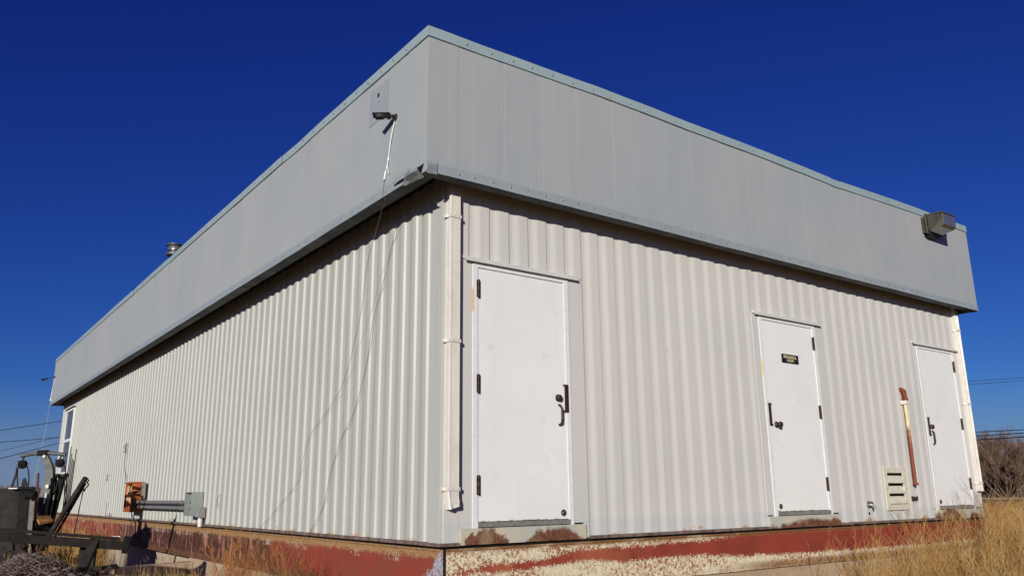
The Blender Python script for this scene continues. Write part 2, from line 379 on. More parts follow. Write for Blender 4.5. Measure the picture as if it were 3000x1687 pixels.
M['cabinet'] = plain('dusty_dark_panel', lin((48, 45, 43)), .85, 0, .2, 6, .12, lin((38, 35, 34)), .15)
M['wood'] = plain('orange_plywood', lin((206, 148, 84)), .7, 0, .1, 12, .15, lin((184, 122, 64)))
M['oldwood'] = plain('grey_lumber', lin((140, 116, 92)), .85, 0, .15, 16, .3, lin((100, 80, 62)))
M['redsteel'] = plain('dull_red_rod', lin((96, 62, 62)), .6, .1, .15, 12, .1)
M['mesh'] = plain('rusty_mesh_wire', lin((150, 130, 122)), .7, .2, .15, 10, .1, lin((78, 62, 56)))
M['copper'] = plain('orange_tarp', lin((190, 96, 50)), .7, 0, .15, 10, .2)
M['darkbag'] = plain('weathered_insulation', lin((60, 56, 54)), .9, 0, .25, 10, .3, lin((30, 28, 28)))
M['lighthouse'] = plain('aged_bronze_fixture', lin((82, 76, 64)), .6, .2, .15, 20, .12, lin((62, 58, 50)))
def glassy(name, c, rough=.08, tr=0.0):
    t = NT(name); t.out(c, rough, 0, None, .5); t.b.inputs['Transmission Weight'].default_value = tr; return t.m
M['lens'] = glassy('dusty_lens', lin((104, 98, 84)), .4, .4)
M['glass'] = glassy('window_glass', lin((84, 84, 88)), .28)
M['lamp_in'] = plain('lamp_reflector', lin((120, 118, 112)), .3, .8, .1, 20, .05)
M['signblack'] = plain('sign_black', (.014, .011, .010), .35, 0, .1, 20, .03)
M['signtext'] = plain('sign_lettering', lin((222, 206, 160)), .5, 0, .04, 20, .02)
M['asphalt_dark'] = plain('far_roofing', lin((78, 76, 74)), .9, 0, .15, 1, .1)
M['shedwall'] = plain('far_shed_wall', lin((40, 30, 28)), .9, 0, .2, 1, .1)
def ground_mat():
    t = NT('dry_ground'); n = t.noise(.25, 5, .6); f = t.noise(9, 5, .7)
    c = t.mix(t.ss(n, .35, .68), lin((124, 98, 70)), lin((104, 82, 58))); c = t.mix(t.ss(f, .45, .7, 0, .5), c, lin((140, 116, 84)))
    x, y, z = t.xyz(); far = t.ss(t.math('SQRT', t.math('ADD', t.math('MULTIPLY', x, x), t.math('MULTIPLY', y, y))), 22, 55)
    pasture = t.mix(t.ss(t.noise(.05, 5, .6), .35, .65), lin((158, 128, 88)), lin((136, 108, 76))); pasture = t.mix(t.ss(t.noise(1.2, 5, .75), .45, .65, 0, .6), pasture, lin((112, 90, 62)))
    c = t.mix(far, c, pasture)                                     # short winter pasture covers the land beyond the yard
    return t.out(c, .95, 0, t.bump(f, .6, .03), .1)
M['ground'] = ground_mat()
def veg(name, a, b, sc=3.0):
    t = NT(name); n = t.noise(sc, 4, .6); f = t.noise(40, 2)
    c = t.mix(t.ss(n, .35, .66), a, b); c = t.mix(t.ss(f, .5, .7, 0, .4), c, tuple(min(1, x * 1.35) for x in a))
    t.out(c, .8, 0, None, .15); return t.m
M['grass'] = veg('dry_grass', lin((202, 160, 96)), lin((178, 134, 76)), .9)
M['weed'] = veg('dry_weed', lin((186, 140, 84)), lin((150, 106, 64)), 2)
M['weedpale'] = veg('bleached_stalks', lin((208, 178, 124)), lin((182, 146, 94)), 2)
M['weedorange'] = veg('rusty_weed', lin((200, 142, 84)), lin((168, 110, 64)), 2)
M['weeddark'] = veg('old_dark_stems', lin((112, 84, 62)), lin((84, 62, 46)), 2)
M['twig'] = veg('bare_twigs', lin((142, 118, 100)), lin((112, 90, 76)), .8)
M['bark'] = plain('pale_bark', lin((128, 110, 96)), .9, 0, .15, 3, .3, lin((92, 76, 66)))

# ------------------------------------------------------------------ terrain
def gz(x, y):
    """height of the ground"""
    z = -.93 + .02 * mnoise.noise(Vector((x * .4, y * .4, 0)))
    d = math.hypot(x, y)
    if d > 25: z += .1 * mnoise.noise(Vector((x * .02, y * .02, 3)))
    # the ground climbs gently away to the north-west and north-east
    if y > 24: z += min(1.9, (y - 24) * .014)
    return z
def rng(a):
    out = []; v = 0.0; st = 1.0
    while v < a: out.append(v); v += st; st *= 1.18
    out.append(a); return sorted([-q for q in out[1:]] + out)
gx = rng(2500); g = MB(); n_ = len(gx)
g.add([(x, y, gz(x, y)) for y in gx for x in gx], [(j * n_ + i, j * n_ + i + 1, (j + 1) * n_ + i + 1, (j + 1) * n_ + i) for j in range(n_ - 1) for i in range(n_ - 1)], True)
build('ground', g, M['ground'], label='dry tan dirt ground around the metal building', kind='structure')

# ------------------------------------------------------------------ the building
DR, DL, H1, H2, XF, YF, XW, YW = .25, .338, 2.918, 4.237, 9.077, 20.74, 8.83, 20.56
B = thing('metal_building', (0, 0, 0), 'long white corrugated metal building with deep grey fascia on a peeling red base', 'building')
RIB = .0115
PROF = {'R': ((0.0, RIB), (.0035, .001), (.012, 0), (.044, 0), (.062, .0018), (.083, RIB * .5), (.104, RIB - .0018), (.122, RIB)),
        'L': ((0.0, .0170), (.003, .0160), (.018, .0012), (.022, 0), (.070, 0), (.090, .002), (.120, .0085), (.150, .015), (.170, .0170))}
def profile(u0, u1, ph, pitch, face='R'):
    """(u, h) points of the rib profile between u0 and u1; u runs rightwards seen from outside"""
    pts = []
    k = math.floor((u0 - ph) / pitch) - 1
    while ph + k * pitch < u1 + pitch:
        b = ph + k * pitch
        for du, h in PROF[face]:
            pts.append((b + du, h))
        k += 1
    res = [(u, h) for u, h in pts if u0 < u < u1]
    def hv(u):
        for a, b_ in zip(pts, pts[1:]):
            if a[0] <= u <= b_[0]: return a[1] + (b_[1] - a[1]) * (u - a[0]) / max(1e-6, b_[0] - a[0])
        return 0
    return [(u0, hv(u0))] + res + [(u1, hv(u1))]
def corr(mb, face, u0, u1, z0, z1, ph=.224, pitch=.2144, nz=6, off=0.0):
    pr = profile(u0, u1, ph, pitch) if face == 'R' else [(-u, h) for u, h in profile(-u1, -u0, ph, pitch, 'L')]
    n = len(pr)
    for j in range(nz + 1):
        z = z0 + (z1 - z0) * j / nz
        for u, h in pr:
            wv = .0035 * mnoise.noise(Vector((u * 1.3, z * .9, 5)))
            mb.v.append((u, -(h + off) - wv, z) if face == 'R' else (-(h + off) - wv, u, z))
    b = len(mb.v) - n * (nz + 1)
    for j in range(nz):
        for i in range(n - 1):
            mb.f.append((b + j * n + i, b + j * n + i + 1, b + (j + 1) * n + i + 1, b + (j + 1) * n + i)); mb.sm.append(False)
ZT = H1 + .12
# front wall (the short one with three doors)
wr = MB()
corr(wr, 'R', 1.497, 4.025, .012, ZT)
corr(wr, 'R', 5.33, 6.42, .012, ZT); corr(wr, 'R', 6.80, 7.53, .012, ZT); corr(wr, 'R', 6.42, 6.80, .012, .19, nz=2); corr(wr, 'R', 6.42, 6.80, .585, ZT)
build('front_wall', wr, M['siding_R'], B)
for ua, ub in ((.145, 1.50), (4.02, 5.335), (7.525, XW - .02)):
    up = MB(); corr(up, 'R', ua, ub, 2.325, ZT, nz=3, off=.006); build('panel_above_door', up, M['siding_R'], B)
# flat trim beside the frames, corner posts
for bx in ((.145, .262, -.0165, .02, .112, 2.32), (1.325, 1.4985, -.0175, .02, .125, 2.32), (1.452, 1.4985, -.0165, .02, .0, .1245),
           (4.022, 4.132, -.0165, .02, .125, 2.32), (5.222, 5.332, -.0165, .02, .125, 2.32),
           (7.527, 7.575, -.0165, .02, .125, 2.32), (8.62, XW - .02, -.0165, .02, .125, 2.32)):
    build('flat_trim', MB().box(*bx), M['siding_R'], B, bevel=.0015)
build('corner_post', MB().box(.001, .1435, -.017, .03, .008, ZT), M['siding_R'], B, bevel=.002)
build('corner_post', MB().box(XW - .019, XW + .012, -.019, .15, .0, ZT), M['siding_R'], B, bevel=.002)
build('corner_post', MB().box(-.024, .0, .0, .17, .008, ZT), M['siding_L'], B, bevel=.002)
# side wall (the long one)
wl = MB(); W0, W1, WZ0, WZ1 = 18.55, 19.83, .98, 2.70
corr(wl, 'L', .17, W0, .012, ZT, ph=-.26, pitch=.2154); corr(wl, 'L', W1, YW, .012, ZT, ph=-.26, pitch=.2154)
corr(wl, 'L', W0, W1, .012, WZ0, ph=-.26, pitch=.2154, nz=2); corr(wl, 'L', W0, W1, WZ1, ZT, ph=-.26, pitch=.2154, nz=1)
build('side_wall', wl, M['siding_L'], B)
bk = MB(); bk.box(XW, XW + .02, .15, YW, 0, ZT); bk.box(0, XW, YW, YW + .02, 0, ZT)
build('rear_wall', bk, M['siding_L'], B)
inn = MB(); inn.box(.05, XW - .05, .05, YW - .05, -.02, 4.0)
build('inner_core', inn, M['soffit_in'], B)
# roof and parapet
rf = MB(); rf.box(-.30, XF - .03, -.22, YF - .03, 4.06, 4.10)
roof = build('roof', rf, M['steel'], B)
fc = MB()
t_ = .02
fc.box(-DL + .001, XF, -DR, -DR + t_, H1 + .004, H2 - .075)                    # front
fc.box(-DL, -DL + t_, -DR + .003, YF, H1 + .004, H2 - .050)                   # side
fc.box(XF - t_, XF + .001, -DR + t_, YF, H1, H2 - .006); fc.box(-DL + t_, XF - t_, YF - t_, YF, H1, H2 - .006)
# overlapping sheets: thin standing laps make the vertical seams
xs = [(-.12, .10), (.12, .33), (.45, .43), (.88, .42), (1.30, .47), (1.77, .5), (2.9, .6), (3.85, .7), (4.9, .8), (6.1, .7), (7.4, .9)]
for i, (x, wd) in enumerate(xs): fc.box(x, x + wd * .8, -DR - .0022, -DR - .0004, H1 + .08, H2 - .08)
ys = [(-.02, .13), (.14, .13), (.30, .15), (1.0, .5), (1.7, .7), (2.6, .9), (3.7, 1), (4.9, 1), (6.2, 1.1), (7.6, 1.3), (9.4, 1.9), (11.9, 2.1), (14.6, 2.0), (17.2, 2)]
for i, (y, wd) in enumerate(ys): fc.box(-DL - .0022, -DL - .0004, y, y + wd * .8, H1 + .08, H2 - .09)
fo = build('fascia', fc, M['fascia'], B)
# patch where an older camera was mounted, with its bolt holes
pa = MB(); pa.box(-DL - .0035, -DL - .0022, .455, .832, 3.71, 4.06)
po = build('patch_plate', pa, M['patch'], fo, label='flat square patch with two bolt holes left by an older camera')
for y_, z_, r__ in ((.654, 3.975, .022), (.64, 3.905, .007)): build('bolt_hole', MB().lathe((-DL - .0045, y_, z_), (1, 0, 0), [(0, 0), (0, r__), (.002, r__)], 14), M['black'], fo)
# coping (slightly wavy, drooping at its laps) and lower trim with screws
def wav(u, k): return .006 * mnoise.noise(Vector((u * .5, k, 0))) + .003 * mnoise.noise(Vector((u * 2.3, k, 9)))
def strip(mb, face, u0, u1, z0, z1, out, k, top=0.0, n=120, droop=()):
    def dz(u): 
        s = wav(u, k)
        for c, a, wd in droop: s -= a * math.exp(-((u - c) / wd) ** 2)
        return s
    def P(u, d, z): return (u, -DR - d, z) if face == 'R' else (-DL - d, u, z)
    N = n
    rows = []
    for i in range(N + 1):
        u = u0 + (u1 - u0) * i / N; q = dz(u)
        rows.append([P(u, -.03, z0 + q), P(u, out + .004, z0 + q), P(u, out, z0 + .012 + q), P(u, out, z1 + q), P(u, -.10, z1 + q + top)])
    vs = [p for r in rows for p in r]; fs = []
    for i in range(N):
        for j in range(4): fs.append((i * 5 + j, (i + 1) * 5 + j, (i + 1) * 5 + j + 1, i * 5 + j + 1))
    mb.add(vs, fs, False)
def screws(mb, face, u0, u1, z, step, out, k):
    u = u0
    while u < u1:
        uu = u + random.uniform(-.03, .03); zz = z + wav(uu, k) + random.uniform(-.006, .006)
        c = (uu, -DR - out, zz) if face == 'R' else (-DL - out, uu, zz); ax = (0, -1, 0) if face == 'R' else (-1, 0, 0)
        mb.lathe(c, ax, [(-.002, .010), (.001, .010), (.0012, .006), (.006, .006), (.0062, 0)], 8)
        u += step
cp = MB()
for a, b in ((-DL - .012, 1.505), (1.5, 5.68), (5.68, XF + .012)):
    strip(cp, 'R', a, b - .003, H2 - .095, H2, .010 + (.003 if a == 1.5 else 0), 1, n=60, droop=((1.9, -.016, .9), (5.6, .030, 1.1), (5.62, .012, .12)))
for a, b in ((-DR - .012, 3.1), (3.1, 8.1), (8.1, 10.8), (10.8, 13.5), (13.5, YF + .01)):
    strip(cp, 'L', a, b - .004, H2 - .095, H2, .010 + (.004 if a in (3.1, 10.8) else 0), 2, n=60, droop=((2.6, .012, .35), (8.1, .012, .12), (10.8, .014, .12), (13.5, .012, .1)))
build('coping', cp, M['coping'], B)
cs = MB(); screws(cs, 'R', .05, XF, H2 - .045, .245, .0125, 1); screws(cs, 'L', .1, YF, H2 - .045, .26, .0145, 2)
build('coping_screw', cs, M['steel'], B).__setitem__('kind', 'stuff')
lt = MB(); strip(lt, 'R', -DL + .06, XF + .005, H1, H1 + .085, .006, 3, n=90); strip(lt, 'L', .12, YF, H1, H1 + .085, .006, 4, n=140)
build('lower_trim', lt, M['trimlow'], B)
ls = MB(); screws(ls, 'R', -.05, XF, H1 + .045, .19, .0065, 3); screws(ls, 'L', .25, YF, H1 + .045, .22, .0065, 4)
build('trim_screw', ls, M['steel'], B).__setitem__('kind', 'stuff')
# crumpled flashing at the lower corner
def crum(u, v):
    y = -DR + .012 + u * .34; z = H1 + .092 - v * (.150 - .03 * u) + .004
    amp = math.sin(math.pi * min(1, .30 + u * .70)) * math.sin(math.pi * min(1, .08 + v * 1.0))
    return (-DL - .014 - .085 * amp - .014 * mnoise.noise(Vector((u * 6, v * 4, 2))), y, z - .02 * amp)
cr = MB(); cr.grid(crum, 7, 5, False)
def crum3(u, v):
    y = -DR + .20 + u * .34; return (-DL - .014 - .02 * math.sin(math.pi * u) * v, y, H1 + .088 + .028 * math.sin(math.pi * u) * (1 - v) - .05 * v)
cr.grid(crum3, 8, 3)
def crum2(u, v):
    return (-DL - .012 + u * .10, -DR - .018 - .025 * math.sin(math.pi * v) * (1 - u), H1 + .085 - v * .105 + .012 * mnoise.noise(Vector((u * 5, v * 5, 4))))
cr.grid(crum2, 4, 4, False)
build('crumpled_flashing', cr, M['trimlow'], B, label='bent flashing bulging out under the front corner of the fascia')
# soffit: folded flange then a dark recess
sf = MB(); sf.box(-DL + .001, XF - .001, -DR + .001, -DR + .095, H1 - .004, H1 + .003); sf.box(-DL + .001, -DL + .12, -DR + .096, YF - .001, H1 - .004, H1 + .003)
build('soffit_flange', sf, M['soffit'], B)
sr = MB(); sr.box(-DL + .121, XF - .02, -DR + .096, .0, ZT, ZT + .01); sr.box(-DL + .121, -.001, .0, YF - .02, ZT, ZT + .01)
sr.box(-DL + .13, XF - .02, -DR + .093, -DR + .0955, H1 + .004, ZT); sr.box(-DL + .117, -DL + .1205, -DR + .1, YF - .02, H1 + .004, ZT)
sr.box(XW + .021, XF - .021, .0, YF - .02, H1 + .0, H1 + .01)
build('soffit_recess', sr, M['soffit_in'], B)
# roof vent
vc = at(520, 760, 1); 
VX, VY = .20, 10.25
vp = MB(); vp.lathe((VX, VY, 4.1), (0, 0, 1), [(0, .12), (.03, .085), (.80, .075)], 20)
vo = build('vent_cap', vp, M['steel'], roof)
v2 = MB(); v2.lathe((VX, VY, 4.86), (0, 0, 1), [(0, .085), (0, .16), (.02, .16), (.07, .11), (.08, .11)], 24)
v2.lathe((VX, VY, 4.955), (0, 0, 1), [(0, .125), (.10, .125), (.10, .08)], 24); v2.lathe((VX, VY, 5.055), (0, 0, 1), [(0, .10), (0, .17), (.012, .17), (.045, .02), (.046, 0)], 24)
build('vent_hood', v2, M['steel'], roof)

# foot of the wall: ledge, beams, foundation
lg = MB(); lg.box(1.4985, 4.02, -.042, .03, -.014, .010); lg.box(5.335, 7.53, -.042, .03, -.014, .010)
lg.box(-.048, .03, .17, YW, -.014, .010); lg.box(-.048, .1435, -.040, .168, -.016, .007)
build('foot_ledge', lg, M['ledge'], B, bevel=.003)
gp = MB(); gp.box(-.0, XW, -.004, .03, -.034, -.0165); gp.box(-.004, .03, .035, YW, -.034, -.0165)
build('shadow_gap', gp, M['soffit_in'], B)
def ibeam(face, u0, u1, zt, zb):
    m = MB(); N = 40
    def P(u, d, z): return (u, -d, z) if face == 'R' else (-d, u, z)
    bk_ = -.05 if face == 'R' else -.014
    prof = [(bk_, zt), (.012, zt), (.012, zt - .012), (.004, zt - .02), (.004, zb + .03), (.020, zb + .022), (.022, zb), (bk_, zb)]
    for i in range(N):
        a = u0 + (u1 - u0) * i / N; b_ = u0 + (u1 - u0) * (i + 1) / N
        pa_ = [P(a, d, z + .003 * mnoise.noise(Vector((a, 0, 7)))) for d, z in prof]; pb_ = [P(b_, d, z + .003 * mnoise.noise(Vector((b_, 0, 7)))) for d, z in prof]
        k = len(prof); m.add(pa_ + pb_, [(j, j + 1, k + j + 1, k + j) for j in range(k - 1)])
    m.add([P(u0, d, z) for d, z in prof], [tuple(range(8))]); m.add([P(u1, d, z) for d, z in prof], [tuple(range(8))])
    return m
build('base_beam', ibeam('R', .045, XW + .01, -.036, -.402), M['beam_R'], B, label='front steel base beam with peeling cream paint and a red stripe')
build('base_beam', ibeam('L', .004, YW, -.036, -.448), M['beam_L'], B, label='side steel base beam, dull red and dark rust')
gc = MB(); gc.box(.016, .046, .010, .05, -.46, -.034); build('beam_gap', gc, M['soffit_in'], B)
fd = MB(); fd.box(.02, XW - .02, .006, .3, -1.5, -.404); fd.box(.008, .3, .302, 6.85, -1.5, -.450)
build('foundation', fd, M['concrete'], B)
fd2 = MB(); fd2.box(.16, .4, 6.852, YW - .1, -1.5, -.452); build('crawl_space_wall', fd2, M['concrete2'], B)

# ------------------------------------------------------------------ doors
def door(X0, X1, hinge_right, pull, label, zb=.13, zt=2.262):
    fr = MB(); fo_ = .045
    F0, F1 = X0 - .053, X1 + .053
    fr.box(F0, X0, -.024, .04, zb - .02, zt + fo_); fr.box(X1, F1, -.024, .04, zb - .02, zt + fo_); fr.box(X0, X1, -.0235, .04, zt, zt + fo_)
    d = build('door', MB().box(X0 + .004, X1 - .004, -.016, .04, zb + .03, zt - .006), M['door'], B, bevel=.0015, label=label)
    fobj = build('door_frame', fr, M['frame'], d, bevel=.002)
    gap = MB(); gap.box(X0 - .001, X1 + .001, .018, .05, zb - .0, zt + .002); build('door_gap', gap, M['soffit_in'], d)
    hx = X1 if hinge_right else X0
    for z in (2.075, 1.262, .445):
        h = MB(); h.box(hx - .014, hx + .018, -.030, .0, z - .075, z + .075)
        h.lathe((hx + .002, -.032, z - .08), (0, 0, 1), [(0, 0), (0, .006), (.004, .009), (.052, .009), (.053, .007), (.055, .009), (.105, .009), (.107, .007), (.109, .009), (.156, .009), (.16, .006), (.16, 0)], 10)
        build('hinge', h, M['bronze'], d)
    s = 1 if not hinge_right else -1                                   # lock side
    lx = X1 if not hinge_right else X0
    lg_ = MB(); cx = lx - s * .004
    lg_.box(cx - .020, cx + .020, -.036, -.0245, 1.072, 1.318); lg_.box(cx - s * .022 - .006, cx - s * .022 + .006, -.040, -.015, 1.302, 1.318); lg_.box(cx - s * .022 - .006, cx - s * .022 + .006, -.040, -.015, 1.072, 1.088)
    build('latch_guard', lg_, M['bronze'], d, bevel=.003)
    if pull:
        kx = lx - s * .090
        k = MB(); k.lathe((kx, -.014, 1.194), (0, -1, 0), [(0, 0), (0, .033), (.008, .033), (.012, .026), (.030, .028), (.036, .020), (.036, 0)], 20)
        k.lathe((kx, -.034, 1.194), (0, -1, 0), [(0, 0), (0, .011), (.004, .011), (.0045, 0)], 12)
        build('deadbolt', k, M['bronze'], d)
        p = MB(); q = lx - s * .082
        p.tube([(q - s * .0, -.014, 1.132), (q, -.028, 1.130), (q + s * .004, -.046, 1.112), (q + s * .006, -.050, 1.08), (q + s * .006, -.050, 1.01), (q + s * .004, -.046, .975), (q, -.028, .960), (q, -.014, .958)], [.012, .011, .010, .010, .010, .010, .011, .012], 10)
        build('pull_handle', p, M['bronze'], d)
    else:
        kx = lx + .115
        k = MB(); k.lathe((kx, -.014, 1.085), (0, -1, 0), [(0, 0), (0, .036), (.006, .036), (.012, .016), (.034, .014), (.042, .028), (.062, .032), (.074, .026), (.078, 0)], 22)
        build('knob', k, M['bronze'], d)
        k = MB(); k.lathe((kx, -.0765, 1.085), (0, -1, 0), [(0, 0), (0, .006), (.003, .006), (.0035, 0)], 10); build('key_slot', k, M['steel'], d)
    bx = lx - s * .062 if pull else lx + .062
    q = MB(); q.lathe((bx, -.017, .212), (0, -1, 0), [(0, .027), (.006, .027), (.007, .018), (.002, .016)], 18); build('rubber_stop', q, M['brownblack'], d)
    q = MB(); q.lathe((bx, -.016, .212), (0, -1, 0), [(0, .015), (.005, .014), (.007, 0)], 14); build('stop_button', q, M['steel'], d)
    th = MB(); th.box(X0 - .002, X1 + .002, -.034, .02, zb - .012, zb + .026)
    for i in range(6): th.lathe((X0 + .07 + i * (X1 - X0 - .14) / 5, -.0345, zb + .008), (0, -1, 0), [(0, 0), (0, .005), (.002, .004), (.0025, 0)], 8)
    build('threshold', th, M['alum'], d, bevel=.002)
    # drip cap
    dc = MB(); a, b = F0 - .095, F1 + .11
    dc.prism([(a, -.0, 2.352), (a, -.026, 2.345), (a, -.052, 2.322), (a, -.056, 2.300), (a, -.050, 2.300), (a, -.046, 2.314), (a, -.02, 2.330), (a, 0, 2.335)], (b - a, 0, 0))
    dc.box(a - .004, a, -.030, 0, 2.318, 2.350); build('drip_cap', dc, M['drip'], d)
    return d
d1 = door(.318, 1.272, False, True, 'white steel door nearest the downspout corner, hinges on its left')
d2 = door(4.190, 5.152, True, False, 'white steel door with the mechanical room sign and round knob')
d3 = door(7.626, 8.568, True, True, 'white steel door at the far right end, beyond the rusty pipe')
for a, b in ((.146, 1.4515), (4.022, 5.333), (7.53, XW - .02)):
    k = MB(); k.box(a, b, -.036, .02, -.012, .112); build('kick_plate', k, M['kick'], B, bevel=.002)
# yellow stain strips left of the frames
# ------------------------------------------------------------------ downspouts
def spout(x0, ysgn, zb, name_label, crushed):
    x1 = x0 + .105; y0, y1 = -.018, -.074
    m = MB(); prof = []
    n = 7
    prof.append((x0, y0)); prof.append((x0, y1 + .008)); prof.append((x0 + .003, y1 + .002)); prof.append((x0 + .008, y1))
    fx0 = x0 + .026; st = (x1 - .008 - fx0) / n
    for i in range(n):
        a = fx0 + st * i; prof += [(a, y1), (a + st * .35, y1 + .006), (a + st * .7, y1)]
    prof += [(x1 - .006, y1), (x1, y1 + .006), (x1, y0)]
    k = len(prof)
    zs = [zb + (H1 + .1 - zb) * i / 10 for i in range(11)]
    m.add([(x, y, z) for z in zs for x, y in prof], [(j * k + i, j * k + i + 1, (j + 1) * k + i + 1, (j + 1) * k + i) for j in range(10) for i in range(k - 1)])
    d = build('downspout', m, M['gutter'], B, label=name_label)
    if crushed:
        c = MB(); rows = []
        for j in range(7):
            t = j / 6
            rows += [(x + (.006 - .012 * (x - x0) / .105) * t + .006 * mnoise.noise(Vector((x * 40, t * 3, 0))) * t,
                      y + (t ** 1.5) * (-.018 if y < -.05 else .0) + .010 * t * mnoise.noise(Vector((x * 30, t * 4, 1))), zb - .115 * t - .025 * t * (1 - (x - x0) / .105)) for x, y in prof]
        c.add(rows, [(j * k + i, j * k + i + 1, (j + 1) * k + i + 1, (j + 1) * k + i) for j in range(6) for i in range(k - 1)], True)
        build('crushed_outlet', c, M['gutter'], d)
        c = MB(); c.box(x0 + .01, x1 - .01, y1 + .004, y0 - .006, zb - .105, zb - .09); build('outlet_mouth', c, M['soffit_in'], d)
    return d
def bracket(x0, z, d, yb=-.013):
    m = MB(); x1 = x0 + .105; hw = .014; th = .0025
    path = [(x0 - .040, -.026), (x0 - .022, -.028), (x0 - .006, -.050), (x0 - .004, -.0775), (x1 + .004, -.0775), (x1 + .006, -.050), (x1 + .018, -.022), (x1 + .034, -.018)]
    for (ax, ay), (bx, by) in zip(path, path[1:]): m.bar((ax, ay, z), (bx, by, z), .003, .028, (0, 0, 1))
    for x in (x0 - .032, x0 + .035, x0 + .08): m.lathe((x, -.029 if x < x0 else -.0795, z), (0, -1, 0), [(0, .006), (.003, .005), (.0035, 0)], 8)
    build('bracket', m, M['gutter'], d)
s1 = spout(.006, 1, .40, 'cream fluted downspout on the near corner with a crushed outlet', True)
for z in (2.66, 1.59, .415): bracket(.006, z, s1)
s2 = spout(XW - .115, 1, .34, 'plain cream downspout at the far right corner', False)
for z in (2.62, 1.55, .45): bracket(XW - .115, z, s2)
# ------------------------------------------------------------------ window on the side wall
wf = MB(); zi = 1.86
FW = .05
for (a, b, c, d_) in ((W0, W1, WZ0, WZ0 + .06), (W0, W1, WZ1 - .06, WZ1), (W0 + .06, W1 - .06, zi - .04, zi + .04)): wf.box(-.035, .02, a, b, c, d_)
for (a, b, c, d_) in ((W0, W0 + .06, WZ0 + .06, WZ1 - .06), (W1 - .06, W1, WZ0 + .06, WZ1 - .06)): wf.box(-.035, .02, a, b, c, d_)
win = build('window', wf, M['frame'], B, bevel=.003)
build('window_hood', MB().box(-.06, -.02, W0 - .05, W1 + .05, WZ1 + .002, WZ1 + .03), M['brownblack'], win)
for z0, z1 in ((WZ0 + .06, zi - .04), (zi + .04, WZ1 - .06)): build('pane', MB().box(-.012, -.008, W0 + .06, W1 - .06, z0, z1), M['glass'], win)
# ------------------------------------------------------------------ louver
lv = MB(); a, b, z0, z1 = 6.352, 6.868, .128, .646
for (x0, x1, q0, q1) in ((a, a + .075, z0, z1), (b - .075, b, z0, z1), (a + .075, b - .075, z1 - .07, z1), (a + .075, b - .075, z0, z0 + .07)): lv.box(x0, x1, -.034, -.018, q0, q1)
lo_ = build('louver_vent', lv, M['cream'], B, bevel=.003, label='cream framed louver vent low on the wall')
build('louver_dark', MB().box(a + .05, b - .05, .006, .014, z0 + .04, z1 - .04), M['soffit_in'], lo_)
for i in range(3):
    zt_ = z1 - .072 - i * .125; L_ = MB(); 
    L_.prism([(a + .07, -.046, zt_ - .122), (a + .07, -.050, zt_ - .112), (a + .07, -.002, zt_ - .030), (a + .07, .003, zt_ - .036)], (b - a - .14, 0, 0))
    build('louver_slat', L_, M['cream'], lo_)
for x, z in ((a + .03, z1 - .03), (b - .03, z1 - .03), (a + .03, z0 + .03), (b - .03, z0 + .03), ((a + b) / 2, z1 - .03), (a + .03, .39), (b - .03, .39)): build('louver_screw', MB().lathe((x, -.034, z), (0, -1, 0), [(0, .008), (.003, .006), (.004, 0)], 8), M['steel'], lo_)

# ------------------------------------------------------------------ sign
sg_ = thing('door_sign', (4.667, -.004, 1.847), 'small black sign reading MECHANICAL ROOM in gold letters on the middle door', 'sign')
build('plate', MB().box(4.510, 4.826, -.0225, -.0155, 1.796, 1.900), M['signblack'], sg_, bevel=.0015)
def text(body, size, cx, z, parent, m, name='lettering', rot=(R_(90), 0, 0), y=-.0233, sx=1.0):
    c = bpy.data.curves.new(name, 'FONT'); c.body = body; c.size = size; c.align_x = 'CENTER'; c.align_y = 'CENTER'; c.extrude = .0004; c.offset = size * .02
    o = bpy.data.objects.new(name + '_src', c); col.objects.link(o); o.location = (cx, y, z); o.rotation_euler = rot; o.scale = (sx, 1, 1)
    bpy.context.view_layer.update()
    dg = bpy.context.evaluated_depsgraph_get(); me = bpy.data.meshes.new_from_object(o.evaluated_get(dg)); me.transform(o.matrix_world)
    me.transform(Matrix.Translation(-wloc(parent))); col.objects.unlink(o); bpy.data.objects.remove(o)
    me.materials.clear(); me.materials.append(m); t = bpy.data.objects.new(name, me); col.objects.link(t); t.parent = parent; return t
text('MECHANICAL', .050, 4.664, 1.866, sg_, M['signtext'], sx=.78)
text('- ROOM -', .046, 4.668, 1.826, sg_, M['signtext'], sx=.80)

# ------------------------------------------------------------------ rusty gas pipe beside the louver
P = thing('riser_pipe', (7.02, -.02, .42), 'rusty riser pipe with flaking cream paint strapped upright between the louver and the far door', 'pipe')
pm = MB(); pm.tube([(7.035, -.055, .44), (7.035, -.055, 1.51)], .022, 14); pm.lathe((7.035, -.06, .425), (0, 0, 1), [(0, 0), (0, .030), (.03, .032), (.034, .027)], 14)
build('pipe', pm, M['pipe'], P)
pm = MB(); pm.tube([(7.035, -.06, 1.50), (7.035, -.06, 1.575), (7.033, -.052, 1.625), (7.028, -.02, 1.648), (7.025, .005, 1.65)], [.030, .030, .034, .032, .030], 14); pm.lathe((7.035, -.06, 1.50), (0, 0, 1), [(0, .027), (0, .036), (.035, .036), (.037, .028)], 14)
build('elbow', pm, M['rustpipe'], P)
pm = MB(); 
for (a, b) in (((6.965, -.022), (7.000, -.024)), ((7.000, -.024), (7.004, -.090)), ((7.004, -.090), (7.066, -.090)), ((7.066, -.090), (7.070, -.022)), ((7.070, -.022), (7.090, -.022))): pm.bar((*a, 1.478), (*b, 1.478), .004, .05)
build('strap', pm, M['gutter'], P)
f = thing('wall_spigot', (5.976, -.02, .2), 'small chrome spigot on the wall left of the louver', 'tap')
